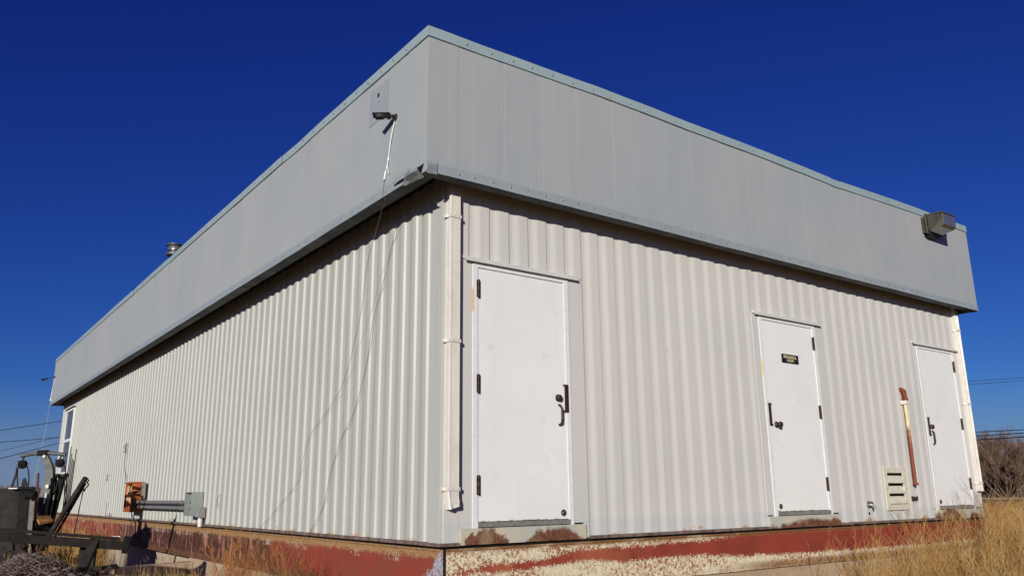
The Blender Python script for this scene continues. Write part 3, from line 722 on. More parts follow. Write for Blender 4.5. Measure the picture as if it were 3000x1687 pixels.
m = MB(); m.lathe((5.976, -.012, .200), (0, -1, 0), [(0, 0), (0, .045), (.006, .040), (.008, .018), (.05, .016), (.055, 0)], 16); m.tube([(5.976, -.05, .2), (5.985, -.075, .19), (5.99, -.08, .155)], [.014, .014, .012], 10)
build('body', m, M['steel'], f)
m = MB(); m.bar((5.955, -.055, .235), (6.0, -.055, .222), .012, .012); m.tube([(5.976, -.05, .2), (5.976, -.055, .232)], .006, 8); build('handle', m, M['bronze'], f)
m = MB(); m.lathe((5.966, -.010, .10), (0, -1, 0), [(0, 0), (0, .018), (.004, .018), (.0045, 0)], 12); build('plug', m, M['black'], loc=(5.966, -.01, .1), label='small dark plug in the wall under the chrome spigot', cat='plug')
f = thing('wall_clip', (7.0, -.02, .265), 'small metal cable clip on the wall below the rusty pipe', 'bracket')
m = MB(); m.box(6.972, 6.984, -.05, -.012, .235, .29); m.box(6.984, 7.06, -.05, -.042, .243, .255); m.box(6.984, 7.06, -.05, -.042, .270, .282); m.box(7.056, 7.064, -.05, -.03, .235, .29)
build('clip', m, M['bronze'], f)

# ------------------------------------------------------------------ flood light
F = thing('wall_flood_light', (8.1, -DR, 4.05), 'square bronze flood light on the front fascia near its right end', 'light')
y0 = -DR
m = MB(); m.box(7.93, 8.20, y0 - .062, y0, 3.93, 4.16); build('junction_box', m, M['lighthouse'], F, bevel=.006)
m = MB(); m.box(7.90, 8.30, y0 - .092, y0 - .066, 3.905, 4.195); build('back_plate', m, M['lighthouse'], F, bevel=.006)
m = MB(); X0, X1 = 7.92, 8.28
m.prism([(X0, y0 - .094, 3.93), (X0, y0 - .094, 4.185), (X0, y0 - .29, 4.185), (X0, y0 - .325, 4.165), (X0, y0 - .325, 4.150), (X0, y0 - .285, 4.155), (X0, y0 - .10, 4.165), (X0, y0 - .10, 3.93)], (X1 - X0, 0, 0))
m.prism([(X0, y0 - .094, 3.93), (X0, y0 - .094, 4.166), (X0, y0 - .27, 4.15), (X0, y0 - .30, 4.10)], (.006, 0, 0)); m.prism([(X1 - .006, y0 - .094, 3.93), (X1 - .006, y0 - .094, 4.166), (X1 - .006, y0 - .27, 4.15), (X1 - .006, y0 - .30, 4.10)], (.006, 0, 0))
build('housing', m, M['lighthouse'], F)
m = MB(); m.prism([(X0 + .008, y0 - .11, 3.935), (X0 + .008, y0 - .285, 4.148), (X0 + .008, y0 - .315, 4.148), (X0 + .008, y0 - .315, 3.99), (X0 + .008, y0 - .27, 3.965)], (X1 - X0 - .016, 0, 0))
build('lens', m, M['lens'], F, bevel=.004)
m = MB(); m.prism([(X0 + .06, y0 - .12, 3.98), (X0 + .06, y0 - .25, 4.13), (X0 + .06, y0 - .12, 4.13)], (X1 - X0 - .12, 0, 0)); build('reflector', m, M['lamp_in'], F)
m = MB(); m.box(7.97, 8.25, y0 - .075, y0 - .005, 3.885, 3.904); build('photocell_tray', m, M['black'], F)

for c_ in F.children: c_.location += Vector((-.20, 0, -.055))

# ------------------------------------------------------------------ security cameras
def seccam(base, tip, drop, label):
    """base on the wall, tip = front of the body"""
    base = Vector(base); tip = Vector(tip); T = thing('security_camera', base, label, 'camera')
    out = Vector((-1, 0, 0)); d = (tip - (base + out * .05)).normalized(); back = tip - d * .150
    m = MB(); m.lathe(base, out, [(0, 0), (0, .034), (.006, .034), (.014, .026), (.022, .012), (.026, 0)], 18); m.tube([base + out * .02, base + out * .038 + Vector((0, 0, -.006)), back - d * .012], [.010, .009, .009], 10); m.lathe(back - d * .03, d, [(0, 0), (.004, .014), (.02, .015), (.03, .012)], 12)
    m.tube([base + Vector((-.012, 0, -.02)), base + Vector((-.014, .002, -.045))], .010, 8)
    build('mount', m, M['black'], T)
    m = MB(); m.lathe(back, d, [(0, 0), (0, .022), (.006, .030), (.128, .030), (.134, .027), (.134, .024), (.126, .022), (.126, 0)], 22); build('body', m, M['black'], T)
    side = d.cross(Vector((0, 0, 1))).normalized(); upv = side.cross(d)
    sh = []
    for t in (0.012, .157):
        for k in range(9):
            q = math.pi * (k / 8); sh.append(back + d * (t + (.006 if t > .1 and 2 < k < 6 else 0)) + side * math.cos(q) * .0335 + upv * math.sin(q) * .0335)
    m = MB(); m.add(sh, [(k, k + 1, k + 10, k + 9) for k in range(8)], True); o = build('sun_shield', m, M['black'], T); sm_ = o.modifiers.new('s', 'SOLIDIFY'); sm_.thickness = .002
    m = MB(); m.lathe(back + d * .1262, d, [(0, .020), (.001, .012), (.004, .010), (.005, 0)], 16); build('lens_glass', m, M['glass'], T)
    m = MB(); q = back + d * .03 - upv * .0305 - side * .004; m.bar(q, q + d * .03, .012, .002, upv); build('sticker', m, M['white'], T)
    return T
seccam((-DL, .307, 3.611), (-.515, .385, 3.603), 1, 'black bullet camera on the side fascia near the front corner')
seccam((-DL, YF - .25, 3.70), (-.62, YF + .02, 3.62), 1, 'black bullet camera at the far left end of the side fascia')
X = -DL - .010
def smooth_path(pts, n=6):
    pts = [Vector(p) for p in pts]; out = []
    for i in range(len(pts) - 1):
        p0 = pts[max(i - 1, 0)]; p1 = pts[i]; p2 = pts[i + 1]; p3 = pts[min(i + 2, len(pts) - 1)]
        for k in range(n):
            t = k / n; out.append(.5 * ((2 * p1) + (p2 - p0) * t + (2 * p0 - 5 * p1 + 4 * p2 - p3) * t * t + (3 * p1 - p0 - 3 * p2 + p3) * t ** 3))
    return out + [pts[-1]]
C1 = thing('camera_cable', (X, .307, 3.57), 'white camera cable with plugs hanging below the near bullet camera', 'cable')
m = MB(); m.tube(smooth_path([(X, .303, 3.572), (X - .004, .33, 3.50), (X - .006, .355, 3.42), (X - .002, .392, 3.29), (X, .405, 3.25)]), .0055, 8); build('lead', m, M['white'], C1)
m = MB(); m.tube([(X, .402, 3.262), (X, .408, 3.235)], .009, 8); m.tube(smooth_path([(X, .407, 3.24), (X - .002, .425, 3.19), (X - .002, .440, 3.145)]), .005, 8); m.tube(smooth_path([(X, .405, 3.24), (X - .01, .400, 3.19), (X - .008, .385, 3.13), (X - .006, .384, 3.105)]), .0045, 8)
m.tube([(X - .002, .440, 3.148), (X - .002, .452, 3.118), (X - .002, .468, 3.075)], [.009, .011, .010], 10); build('plug', m, M['white'], C1)
C2 = thing('camera_cable', (X, YF - .25, 3.66), 'white camera cable hanging at the far left end of the fascia', 'cable')
m = MB(); m.tube(smooth_path([(X, YF - .25, 3.66), (X, YF - .16, 3.5), (X, YF - .05, 3.3), (X - .005, YF - .02, 3.1), (X - .005, YF - .02, 3.06)]), .009, 8); m.tube([(X - .005, YF - .02, 3.12), (X - .005, YF - .02, 3.04)], .016, 8); build('lead', m, M['white'], C2)
W_ = [(X, .47, 3.08), (X, .487, 3.0), (X, .49, 2.93), (-.335, .47, 2.895), (-.30, .60, 2.83), (-.27, .80, 2.62), (-.23, 1.0, 2.42), (-.16, 1.22, 2.1), (-.10, 1.46, 1.85), (-.06, 1.78, 1.45), (-.04, 2.2, 1.2), (-.035, 2.62, .98), (-.035, 2.78, .72), (-.035, 2.85, .55), (-.035, 3.0, .45), (-.035, 3.61, .16), (-.05, 3.84, .04), (-.08, 3.80, -.10), (-.10, 3.82, -.25), (-.2, 4.25, -.42), (-.3, 4.9, -.5)]
build('hanging_wire', MB().tube(smooth_path(W_), .0019, 6), M['wire'], loc=(X, .47, 3.08), label='thin wire hanging from the white camera plug down to the weeds', cat='wire')
W_ = [(-.04, .80, 2.90), (-.035, .83, 2.80), (-.035, .90, 2.62), (-.03, 1.01, 2.39), (-.03, 1.18, 2.1), (-.03, 1.27, 1.9), (-.03, 1.34, 1.6), (-.03, 1.46, 1.35), (-.03, 1.62, 1.1), (-.03, 1.84, .92), (-.03, 2.02, .66), (-.03, 2.09, .52), (-.03, 2.22, .25), (-.05, 2.52, -.02), (-.06, 2.72, -.16), (-.07, 2.82, -.33), (-.15, 3.1, -.47)]
build('hanging_wire', MB().tube(smooth_path(W_), .0023, 6), M['wire'], loc=(-.04, .8, 2.9), label='thin dark wire hanging under the soffit nearest the downspout corner', cat='wire')
W_ = [(-.35, YF - .02, 3.04), (-.36, YF, 2.87), (-.36, YF + .05, 2.67), (-.36, YF + .04, 2.38), (-.4, YF, 2.0), (-.45, YF - .1, 1.5), (-.5, YF - .1, .9), (-.5, YF, 0)]
build('hanging_wire', MB().tube(smooth_path(W_), .003, 6), M['wirepale'], loc=(-.35, YF, 3.04), label='pale wire dangling from the far left end of the fascia', cat='wire')

# ------------------------------------------------------------------ electrical boxes on the side wall
E1 = thing('rusted_panel_box', (-.1, 10.1, .36), 'open rusty orange panel box low on the side wall', 'electrical box')
a, b, z0, z1, dp = 9.87, 10.40, .13, .615, -.20
m = MB(); m.box(-.215, -.03, b - .012, b, z0, z1); m.box(-.215, -.03, a, a + .012, z0, z1); m.box(-.215, -.03, a + .012, b - .012, z0, z0 + .012); m.box(-.235, -.025, a - .02, b + .02, z1 + .002, z1 + .022)
m.box(-.045, -.03, a + .012, b - .012, z0 + .012, z1)
build('enclosure', m, M['rustbox'], E1)
build('backboard', MB().box(-.185, -.06, b - .020, b - .013, z0 + .07, z1 - .05), M['panel_in'], E1)
m = MB(); m.tube(smooth_path([(-.12, 10.37, .22), (-.15, 10.36, .28), (-.17, 10.34, .24), (-.15, 10.33, .19)]), .006, 6); build('wire_loop', m, M['black'], E1)
E2 = thing('grey_panel_box', (-.1, 6.44, .28), 'grey open breaker box on the side wall joined to conduits', 'electrical box')
a, b, z0, z1 = 6.28, 6.60, .12, .44
m = MB(); m.box(-.19, -.03, b - .01, b, z0, z1); m.box(-.19, -.03, a, a + .01, z0, z1); m.box(-.19, -.03, a + .01, b - .01, z0, z0 + .01); m.box(-.19, -.03, a + .01, b - .01, z1 - .01, z1)
m.box(-.045, -.03, a + .01, b - .01, z0 + .01, z1 - .01)
build('enclosure', m, M['greybox'], E2)
for z in (.30, .215):
    m = MB(); m.tube([(-.11, 6.592, z), (-.11, 6.56, z)], [.026, .020], 10); build('conduit_bushing', m, M['conduit'], E2); build('bushing_hole', MB().tube([(-.11, 6.559, z), (-.11, 6.556, z)], .017, 12), M['black'], E2)
E3 = thing('small_junction_box', (-.06, 6.12, .19), 'small square grey junction box right of the breaker box', 'electrical box')
m = MB(); m.box(-.13, -.03, 6.12, 6.24, .105, .235); build('enclosure', m, M['greybox'], E3, bevel=.004); m = MB(); m.box(-.125, -.035, 6.114, 6.1195, .10, .24); build('cover', m, M['conduit'], E3)
m = MB(); m.tube([(-.07, 6.20, .105), (-.07, 6.20, -.02)], .03, 12); build('stub', m, M['gutter'], E3)
for i, z in enumerate((.298, .218)):
    cdt = thing('conduit', (-.11, 8.2, z), ('upper' if i == 0 else 'lower') + ' of two grey conduits running between the rusty and grey boxes', 'conduit')
    m = MB(); m.tube([(-.11, 6.60, z), (-.11, 9.87, z)], .028, 14); build('tube', m, M['conduit'], cdt)
    for y in (9.2, 9.5, 7.0):
        m = MB(); m.tube([(-.11, y, z), (-.11, y + .05, z)], .033, 14); build('coupling', m, M['brownblack'] if y > 9 else M['conduit'], cdt)
# the torn insulation / cover hanging at the rusty box
T_ = thing('hanging_cover', (-.18, 9.75, .42), 'bent dark metal cover dangling in front of the rusty box', 'scrap metal')
m = MB(); m.prism([(-.05, 9.80, .62), (-.05, 9.62, .62), (-.05, 9.60, .36), (-.05, 9.72, .34)], (-.012, .0, 0)); m.prism([(-.05, 9.74, .62), (-.05, 9.66, .62), (-.05, 9.64, .40), (-.05, 9.70, .38)], (-.05, .0, 0)); build('sheet', m, M['conduit'], T_)
m = MB(); m.bar((-.26, 9.88, .44), (-.16, 9.60, .47), .02, .035); m.tube(smooth_path([(-.24, 9.86, .60), (-.25, 9.84, .45), (-.20, 9.78, .3), (-.2, 9.8, .12), (-.12, 9.8, -.05), (-.10, 9.8, -.3)]), .009, 6); m.tube(smooth_path([(-.10, 9.55, .20), (-.08, 9.60, .05), (-.06, 9.62, -.1), (-.06, 9.70, -.36)]), .006, 6); build('torn_strip', m, M['darkbag'], T_)
# small hooks and stray wires on the side wall
for (y, z, h, lab) in ((11.62, 1.32, .16, 'dark hook with loose wires high above the rusty box'), (13.05, .78, .1, 'small wire hook left of the rusty box'), (5.55, .33, .14, 'small wire staple on the wall near the grey junction box')):
    o = thing('wire_hook', (-.03, y, z), lab, 'hook'); m = MB(); m.tube(smooth_path([(-.03, y, z + h / 2), (-.05, y + .02, z), (-.045, y - .02, z - h / 2), (-.06, y + .03, z - h * .6)]), .008 if y > 6 else .004, 6); build('wire', m, M['black'] if y > 6 else M['wire'], o)
for (pts, lab) in (([(-.03, 11.62, 1.26), (-.04, 11.55, 1.0), (-.03, 11.5, .85), (-.035, 11.3, .68)], 'short loose wire running down from the dark hook'),
                   ([(-.03, 12.9, .28), (-.05, 12.8, .05), (-.04, 12.6, -.02), (-.05, 12.4, .08), (-.04, 12.3, -.02)], 'curled wire ends low on the side wall left of the rusty box')):
    build('loose_wire', MB().tube(smooth_path(pts), .006, 6), M['wire'], loc=pts[0], label=lab, cat='wire')

for y_, zt_ in ((17.39, 1.56), (17.61, 1.28), (17.82, 1.34), (18.04, 1.46), (18.26, 1.66)):  # added dark strips stand in for the striped shadow beside the window
    build('shadow_strip', MB().bar((-.06, y_, .02), (-.032, y_ + .02, zt_), .018, .035, (0, 1, 0)), M['brownblack'], loc=(-.06, y_, .02), label='thin dark strip added as a shadow stripe on the side wall just right of the window', cat='strip', group='dark strips added as shadow stripes on the side wall beside the window')
# ------------------------------------------------------------------ retaining wall at the side
rw = MB(); rw.prism([(-3.4, 6.62, -1.6), (-3.4, 6.62, -.60), (.005, 6.62, -.50), (.005, 6.62, -1.6)], (0, .2, 0))
build('retaining_wall', rw, M['concrete'], loc=(-1.5, 6.7, -1.2), bevel=.01, label='low weathered concrete wing wall running out from the side base beam', cat='wall')

# ------------------------------------------------------------------ home gym
def Z0(px, py, x=0, y=0, s=240 / 1739, d=12.5): return at(px * s, 1300 + py * s, d)
G = thing('home_gym', at(118, 1700, 12.5), 'home gym tower with curved silver post, pulleys on a pull-up bar and black uprights', 'gym machine')
G.location.z = gz(G.location.x, G.location.y)
gd = 12.5
def q(px, py, d=gd): return at(px * 240 / 1739, 1300 + py * 240 / 1739, d)
def w2(px, py, d=gd): return at(px / 7.0, 1480 + py / 7.0, d)
sidev = Vector((.8065, -.5912, 0))
pts = smooth_path([q(925, 180), q(960, 270), q(1030, 420), q(1062, 560), q(1065, 680), q(1035, 830), q(985, 1010), q(935, 1200), q(885, 1449), w2(870, 200), w2(850, 400), w2(840, 800)], 5)
m = MB()
for i, (a, b) in enumerate(zip(pts, pts[1:])):
    wdt = .088 + .045 * min(1, i / 30)
    m.bar(a, b + (b - a) * .06, .07, wdt, sidev)
build('curved_post', m, M['silver'], G)
m = MB(); m.tube(smooth_path([q(450, 255), q(620, 222), q(820, 195), q(1000, 190), q(1190, 205), q(1395, 225)], 6), .027, 12); build('pull_up_bar', m, M['silver'], G)
m = MB(); m.bar(q(822, 195), q(1020, 190), .10, .085); build('bar_clamp', m, M['paint_black'], G, bevel=.006)
m = MB(); m.lathe(q(935, 262, gd - .05), -FWD, [(0, 0), (0, .022), (.004, .022), (.0045, 0)], 14); build('badge', m, M['white'], G)
for cx, cy, hx, hy in ((482, 432, 508, 270), (1275, 405, 1295, 250)):
    m = MB(); c = q(cx, cy); m.lathe(c - rayd(c) * .02, rayd(c), [(0, 0), (0, .058), (.006, .066), (.012, .060), (.028, .060), (.034, .066), (.04, .058), (.04, 0)], 24)
    m.prism([q(cx - 60, cy - 20, gd - .03), q(cx + 60, cy - 10, gd - .03), q(cx + 45, cy - 80, gd - .03), q(cx - 5, cy - 105, gd - .03)], rayd(c) * .06)
    m.bar(q(cx - 20, cy - 55), q(cx - 105, cy - 62), .014, .02)
    pl = build('pulley', m, M['paint_black'], G)
    m = MB(); m.tube(smooth_path([q(hx, hy - 30), q(hx + 5, hy + 10), q(hx - 10, hy + 35), q(cx + 10, cy - 100)]), .012, 8); build('hanger', m, M['brownblack'], pl)
m = MB(); m.tube(smooth_path([q(560, 455), q(592, 520), q(612, 640), q(612, 760), q(600, 880)]), .0085, 8); build('cable', m, M['paint_black'], G)
m = MB(); m.tube(smooth_path([q(1338, 420), q(1380, 500), q(1398, 620), q(1408, 790), q(1405, 1000), q(1385, 1300)]), .0075, 8); build('cable', m, M['paint_black'], G)
for top, pa_, ps in (((372, 470), ((372, 500), (345, 640), (235, 950)), ((372, 500), (365, 640), (378, 900))), ((1138, 460), ((1138, 490), (1110, 700), (995, 1005)), ((1138, 490), (1148, 720), (1165, 1005)))):
    m = MB(); c = q(*top); m.lathe(c, FWD, [(-.004, .020), (.004, .024), (.008, .020), (.0, .016), (-.004, .020)], 14)
    st = build('strap_ring', m, M['steel'], G)
    m = MB()
    for path, wd in ((pa_, .030), (ps, .018)):
        pp = [q(x, y) for x, y in path]
        for a, b in zip(pp, pp[1:]): m.bar(a, b, .012, wd, sidev)
    if top[0] > 1000: m.tube([q(990, 1015), q(1168, 1010)], .024, 10)
    build('strap_handle', m, M['brownblack'], G)
for (x0, y0, x1, y1, wd) in ((1325, 640, 1108, 1449, .105), (1195, 650, 1025, 1449, .06)):
    m = MB(); a = q(x0, y0, gd + .1); b = q(x1, y1, gd + .1); b2 = a + (b - a) * 1.85; m.bar(a, b2, .07, wd, sidev); build('upright', m, M['paint_black'], G)
m = MB()
for x0, x1 in ((1248, 1075), (1165, 985)):
    a = q(x0, 640, gd + .06); b = q(x1, 1449, gd + .06); m.tube([a, a + (b - a) * 1.4], .011, 8)
build('guide_rod', m, M['steel'], G)
m = MB(); m.bar(q(1160, 655, gd + .05), q(1430, 672, gd + .05), .05, .035); m.lathe(q(1188, 665, gd - .02), FWD, [(0, 0), (0, .025), (.05, .025)], 12); m.lathe(q(1385, 655, gd - .02), FWD, [(0, 0), (0, .028), (.05, .028)], 12)
build('top_bracket', m, M['brownblack'], G)
m = MB(); m.prism([w2(640, 300, gd - .1), w2(1090, 330, gd - .1), w2(1010, 760, gd - .1), w2(945, 1120, gd - .1), w2(600, 1120, gd - .1), w2(620, 620, gd - .1)], rayd(w2(900, 600)) * .22); build('weight_shroud', m, M['paint_black'], G)
m = MB(); m.prism([w2(735, 255, gd - .85), w2(1020, 250, gd - .55), w2(1085, 335, gd - .60), w2(800, 400, gd - .95)], (0, 0, .03)); build('seat_board', m, M['wood'], G)
m = MB(); m.lathe(w2(800, 470, gd - .2), (0, 0, 1), [(-.04, .13), (-.03, .17), (.0, .16), (.03, .10), (.04, .05)], 20); build('seat_hub', m, M['brownblack'], G)
# faint white lettering marks on the post (unreadable in the photo)
m = MB()
for i in range(8):
    c = q(975 - i * 5.5, 1050 + i * 28, gd - .075); m.bar(c + Vector((0, 0, .018)), c - Vector((0, 0, .012)), .008, .012 + .008 * (i % 2)); 
    if i % 2 == 0: m.bar(c - sidev * .014 + Vector((0, 0, -.012)), c + sidev * .012 + Vector((0, 0, -.012)), .004, .006)
m.lathe(q(1000, 900, gd - .07), FWD, [(0, 0), (0, .030), (.004, .030)], 14)
build('faded_decal', m, M['white'], G)
# black side unit at the frame edge: cabinet with dark column
K = thing('equipment_cabinet', at(40, 1700, 11.6), 'tall dusty dark cabinet panel at the left edge beside the gym tower', 'cabinet'); K.location.z = gz(K.location.x, K.location.y)
kd = 11.6
def vpan(m, x0, x1, yt, yb, d, th=.1, x0b=None, x1b=None):
    m.prism([at(x0, yt, d), at(x1, yt + 1, d), at(x1 if x1b is None else x1b, yb, d), at(x0 if x0b is None else x0b, yb, d)], rayd(at(x1, yt, d)) * th); return m
build('side_panel', vpan(MB(), -160, 57, 1430, 1760, kd, .5, -200, 30), M['cabinet'], K)
build('dark_column', vpan(MB(), 57, 89, 1430, 1760, kd - .03, .45, 30, 62), M['paint_black'], K)
build('corner_post', vpan(MB(), 88, 101, 1462, 1760, kd - .06, .08, 64, 76), M['silver'], K)
m = MB(); vpan(m, 53, 106, 1424, 1432, kd - .1, .4); vpan(m, 60, 105, 1432, 1462, kd - .05, .3); m.tube([at(80, 1448, kd - .15), at(104, 1450, kd - .15)], .06, 14); build('motor_head', m, M['paint_black'], K)
m = MB(); m.prism([at(62, 1424, kd), at(66, 1403, kd), at(75, 1397, kd), at(84, 1424, kd)], rayd(at(70, 1400, kd)) * .06); build('lever', m, M['cabinet'], K)
m = MB(); vpan(m, 25, 50, 1428, 1431, kd - .12, .05); build('bright_edge', m, M['white'], K)
m = MB(); m.bar(at(0, 1612, kd - .3), at(40, 1600, kd - .3), .05, .10); m.bar(at(62, 1592, kd - .3), at(48, 1690, kd - .3), .05, .11); m.bar(at(66, 1592, kd - .35), at(80, 1680, kd - .35), .04, .06); m.lathe(at(65, 1600, kd - .42), FWD, [(0, 0), (0, .035), (.1, .035)], 12)
build('hinged_leg', m, M['brownblack'], K)
build('steel_rod', MB().tube([at(112, 1385, 12.2), at(105, 1500, 12.2), at(98, 1640, 12.2)], .018, 8), M['redsteel'], loc=at(98, 1640, 12.2), label='thin dull red rod standing upright behind the cabinet', cat='rod')
# long rail frame in front
Rl = thing('steel_stand', at(200, 1700, 9.6), 'long dark steel rail frame lying across the gym gear on crossed legs', 'steel frame'); Rl.location.z = gz(Rl.location.x, Rl.location.y)
a0, a1 = at(-220, 1556, 9.0), at(364, 1598, 9.9)
ax = (a1 - a0).normalized(); sd = ax.cross(Vector((0, 0, 1))).normalized()
m = MB(); m.bar(a0, a1, .10, .095); build('lower_rail', m, M['brownblack'], Rl, bevel=.004)
m = MB(); u_ = Vector((0, 0, 1))
for off in (-.045, .045): m.bar(a0 + u_ * .082 + sd * off, a1 + u_ * .072 + sd * off - ax * .05, .02, .032)
build('upper_rail', m, M['brownblack'], Rl)
m = MB(); m.bar(a1 - ax * .012 + u_ * .015, a1 + ax * .05 + u_ * .015, .16, .19); build('end_plate', m, M['paint_black'], Rl, bevel=.005)
m = MB(); m.tube([at(330, 1570, 9.85), at(352, 1570, 9.85), at(353, 1580, 9.85)], .008, 6); build('wire_loop', m, M['steel'], Rl)
l1, l2 = at(281, 1578, 9.75), at(246, 1655, 9.6); l3, l4 = at(250, 1600, 9.8), at(238, 1650, 9.8)
for (a, b, w_) in ((l1, l2, .10), (l3, l4, .09), (at(270, 1600, 9.85), at(262, 1690, 9.85), .09)):
    m = MB(); d_ = (b - a); b2 = a + d_ * ((gz(b.x, b.y) - a.z) / d_.z); m.bar(a, b2, .05, w_, FWD.cross(d_)); build('leg', m, M['brownblack'], Rl)
for sx in (-60,):
    for dx in (0, 60):
        m = MB(); a = at(sx, 1585, 9.2); b = at(sx + dx - 30, 1800, 9.2); d_ = b - a; b2 = a + d_ * ((gz(b.x, b.y) - a.z) / d_.z); m.bar(a, b2, .05, .09, FWD.cross(d_)); build('leg', m, M['brownblack'], Rl)
# hoist boom
H = thing('hoist_boom', at(155, 1640, 10.6), 'leaning black double-bar boom with a hook and cable at its tip', 'hoist'); H.location.z = gz(H.location.x, H.location.y)
hb, ht = at(157, 1548, 10.8), at(252, 1397, 10.8)
m = MB(); m.bar(hb + (hb - ht) * .6, ht, .05, .055, sidev.cross(ht - hb)); build('main_bar', m, M['brownblack'], H, bevel=.004)
m = MB(); m.bar(at(160, 1572, 10.9), at(250, 1415, 10.9), .022, .028, sidev.cross(ht - hb)); build('lower_bar', m, M['paint_black'], H)
m = MB(); c = at(256, 1407, 10.8); m.lathe(c - FWD * .01, FWD, [(0, .010), (0, .020), (.02, .020), (.02, .010), (0, .010)], 14); m.tube(smooth_path([at(254, 1412, 10.8), at(259, 1418, 10.8), at(256, 1424, 10.8), at(250, 1430, 10.8), at(247, 1434, 10.8)]), .008, 6); m.lathe(at(246, 1430, 10.8), (0, 0, -1), [(0, .012), (.01, .020), (.035, .020), (.04, 0)], 10); build('hook', m, M['brownblack'], H)
m = MB(); m.tube([at(243, 1440, 10.8), at(230, 1500, 10.8), at(217, 1565, 10.8), at(200, 1640, 10.8)], .006, 6); build('cable', m, M['brownblack'], H)
m = MB(); m.tube([at(190, 1400, 10.8), at(186, 1500, 10.8), at(178, 1565, 10.8), at(176, 1650, 10.8)], .005, 6); build('cable', m, M['brownblack'], H)
build('loose_wire', MB().tube(smooth_path([(-.06, 14.6, -.02), (-.3, 14.0, -.1), (-.5, 13.0, -.2), at(220, 1548, 13.0), at(218, 1562, 12.8)]), .008, 6), M['wirepale'], loc=(-.06, 14.6, -.02), label='pale wire curving from the side ledge toward the hoist cable', cat='wire')
# small things lying near the retaining wall
m = MB(); m.bar(at(140, 1625, 11.6), at(175, 1627, 11.6), .1, .05); m.bar(at(142, 1630, 11.6), at(140, 1650, 11.6), .04, .04); build('low_bench', m, M['brownblack'], loc=at(140, 1650, 11.6), label='short dark bench end seen in the dry grass under the rail', cat='bench')
for i, (x0, y0, x1, y1, wd, lab) in enumerate(((262, 1684, 345, 1672, .09, 'grey plank lying on the ground by the wing wall, pointing right'), (318, 1674, 337, 1659, .12, 'broken dark board end sticking up by the wing wall'), (275, 1672, 305, 1670, .16, 'dark block of scrap wood in front of the leaning legs'))):
    build('scrap_board', MB().bar(at(x0, y0, 9.4), at(x1, y1, 9.4), .16, wd * .6), M['oldwood'] if i == 0 else M['brownblack'], loc=at(x0, y0, 9.4), label=lab, cat='board')
build('rubber_boot_scrap', MB().bar(at(0, 1655, 11), at(22, 1660, 11), .2, .09), M['copper'], loc=at(0, 1660, 11), label='crumpled orange scrap lying at the left edge under the cabinet', cat='scrap')
bpy.data.objects['rubber_boot_scrap'].name = 'orange_scrap'
# equipment standing just outside the frame on the left: throws the shadow seen on the base beam
# ------------------------------------------------------------------ wire mesh pile
def curly(n, fn, r, seed):
    rnd = random.Random(seed); m = MB()
    for i in range(n):
        p, rad, yaw, tilt = fn(rnd); k = rnd.randint(5, 9); pts = []
        for j in range(k):
            t = j / (k - 1) * rnd.uniform(1.2, 5.5)
            pts.append(p + Vector((math.cos(yaw + t) * rad, math.sin(yaw + t) * rad * .9, math.sin(t * 1.3 + tilt) * rad * .45)))
        m.tube(pts, r, 4, cap=False)
    return m
def mesh_fn(rnd):
    u = rnd.random(); px = rnd.uniform(-30, 250); d = rnd.uniform(7.6, 9.0)
    top = 1625 + 34 * abs((px - 92) / 85) ** 1.3 if px < 230 else 1690
    top = min(top, 1680) + (d - 7.6) * -4 + 6
    py = top + rnd.random() ** 1.2 * 55
    return at(px, py, d), rnd.uniform(.03, .11), rnd.uniform(0, 6.28), rnd.uniform(0, 6.28)
build('wire_mesh_pile', curly(2300, mesh_fn, .0028, 3), M['mesh'], loc=at(100, 1690, 8.3), label='tangled heap of rusty chain-link mesh in the lower left foreground', cat='wire mesh')
core = MB(); c0 = at(95, 1690, 8.4)
def mound(u, v):
    a = (u - .5) * 4.4; b = (v - .5) * 2.6; hgt = 1.0 * math.exp(-(a / 1.15) ** 2 - (b / .8) ** 2)
    p = c0 + sidev * a + FWD * b; return (p.x, p.y, gz(p.x, p.y) - .02 + hgt * .72 + .05 * mnoise.noise(Vector((a * 3, b * 3, 1))))
core.grid(mound, 30, 20); build('dirt_mound', core, M['darkbag'], loc=(c0.x, c0.y, -1.1), label='low dark heap of dirt under the chain-link tangle', cat='heap')

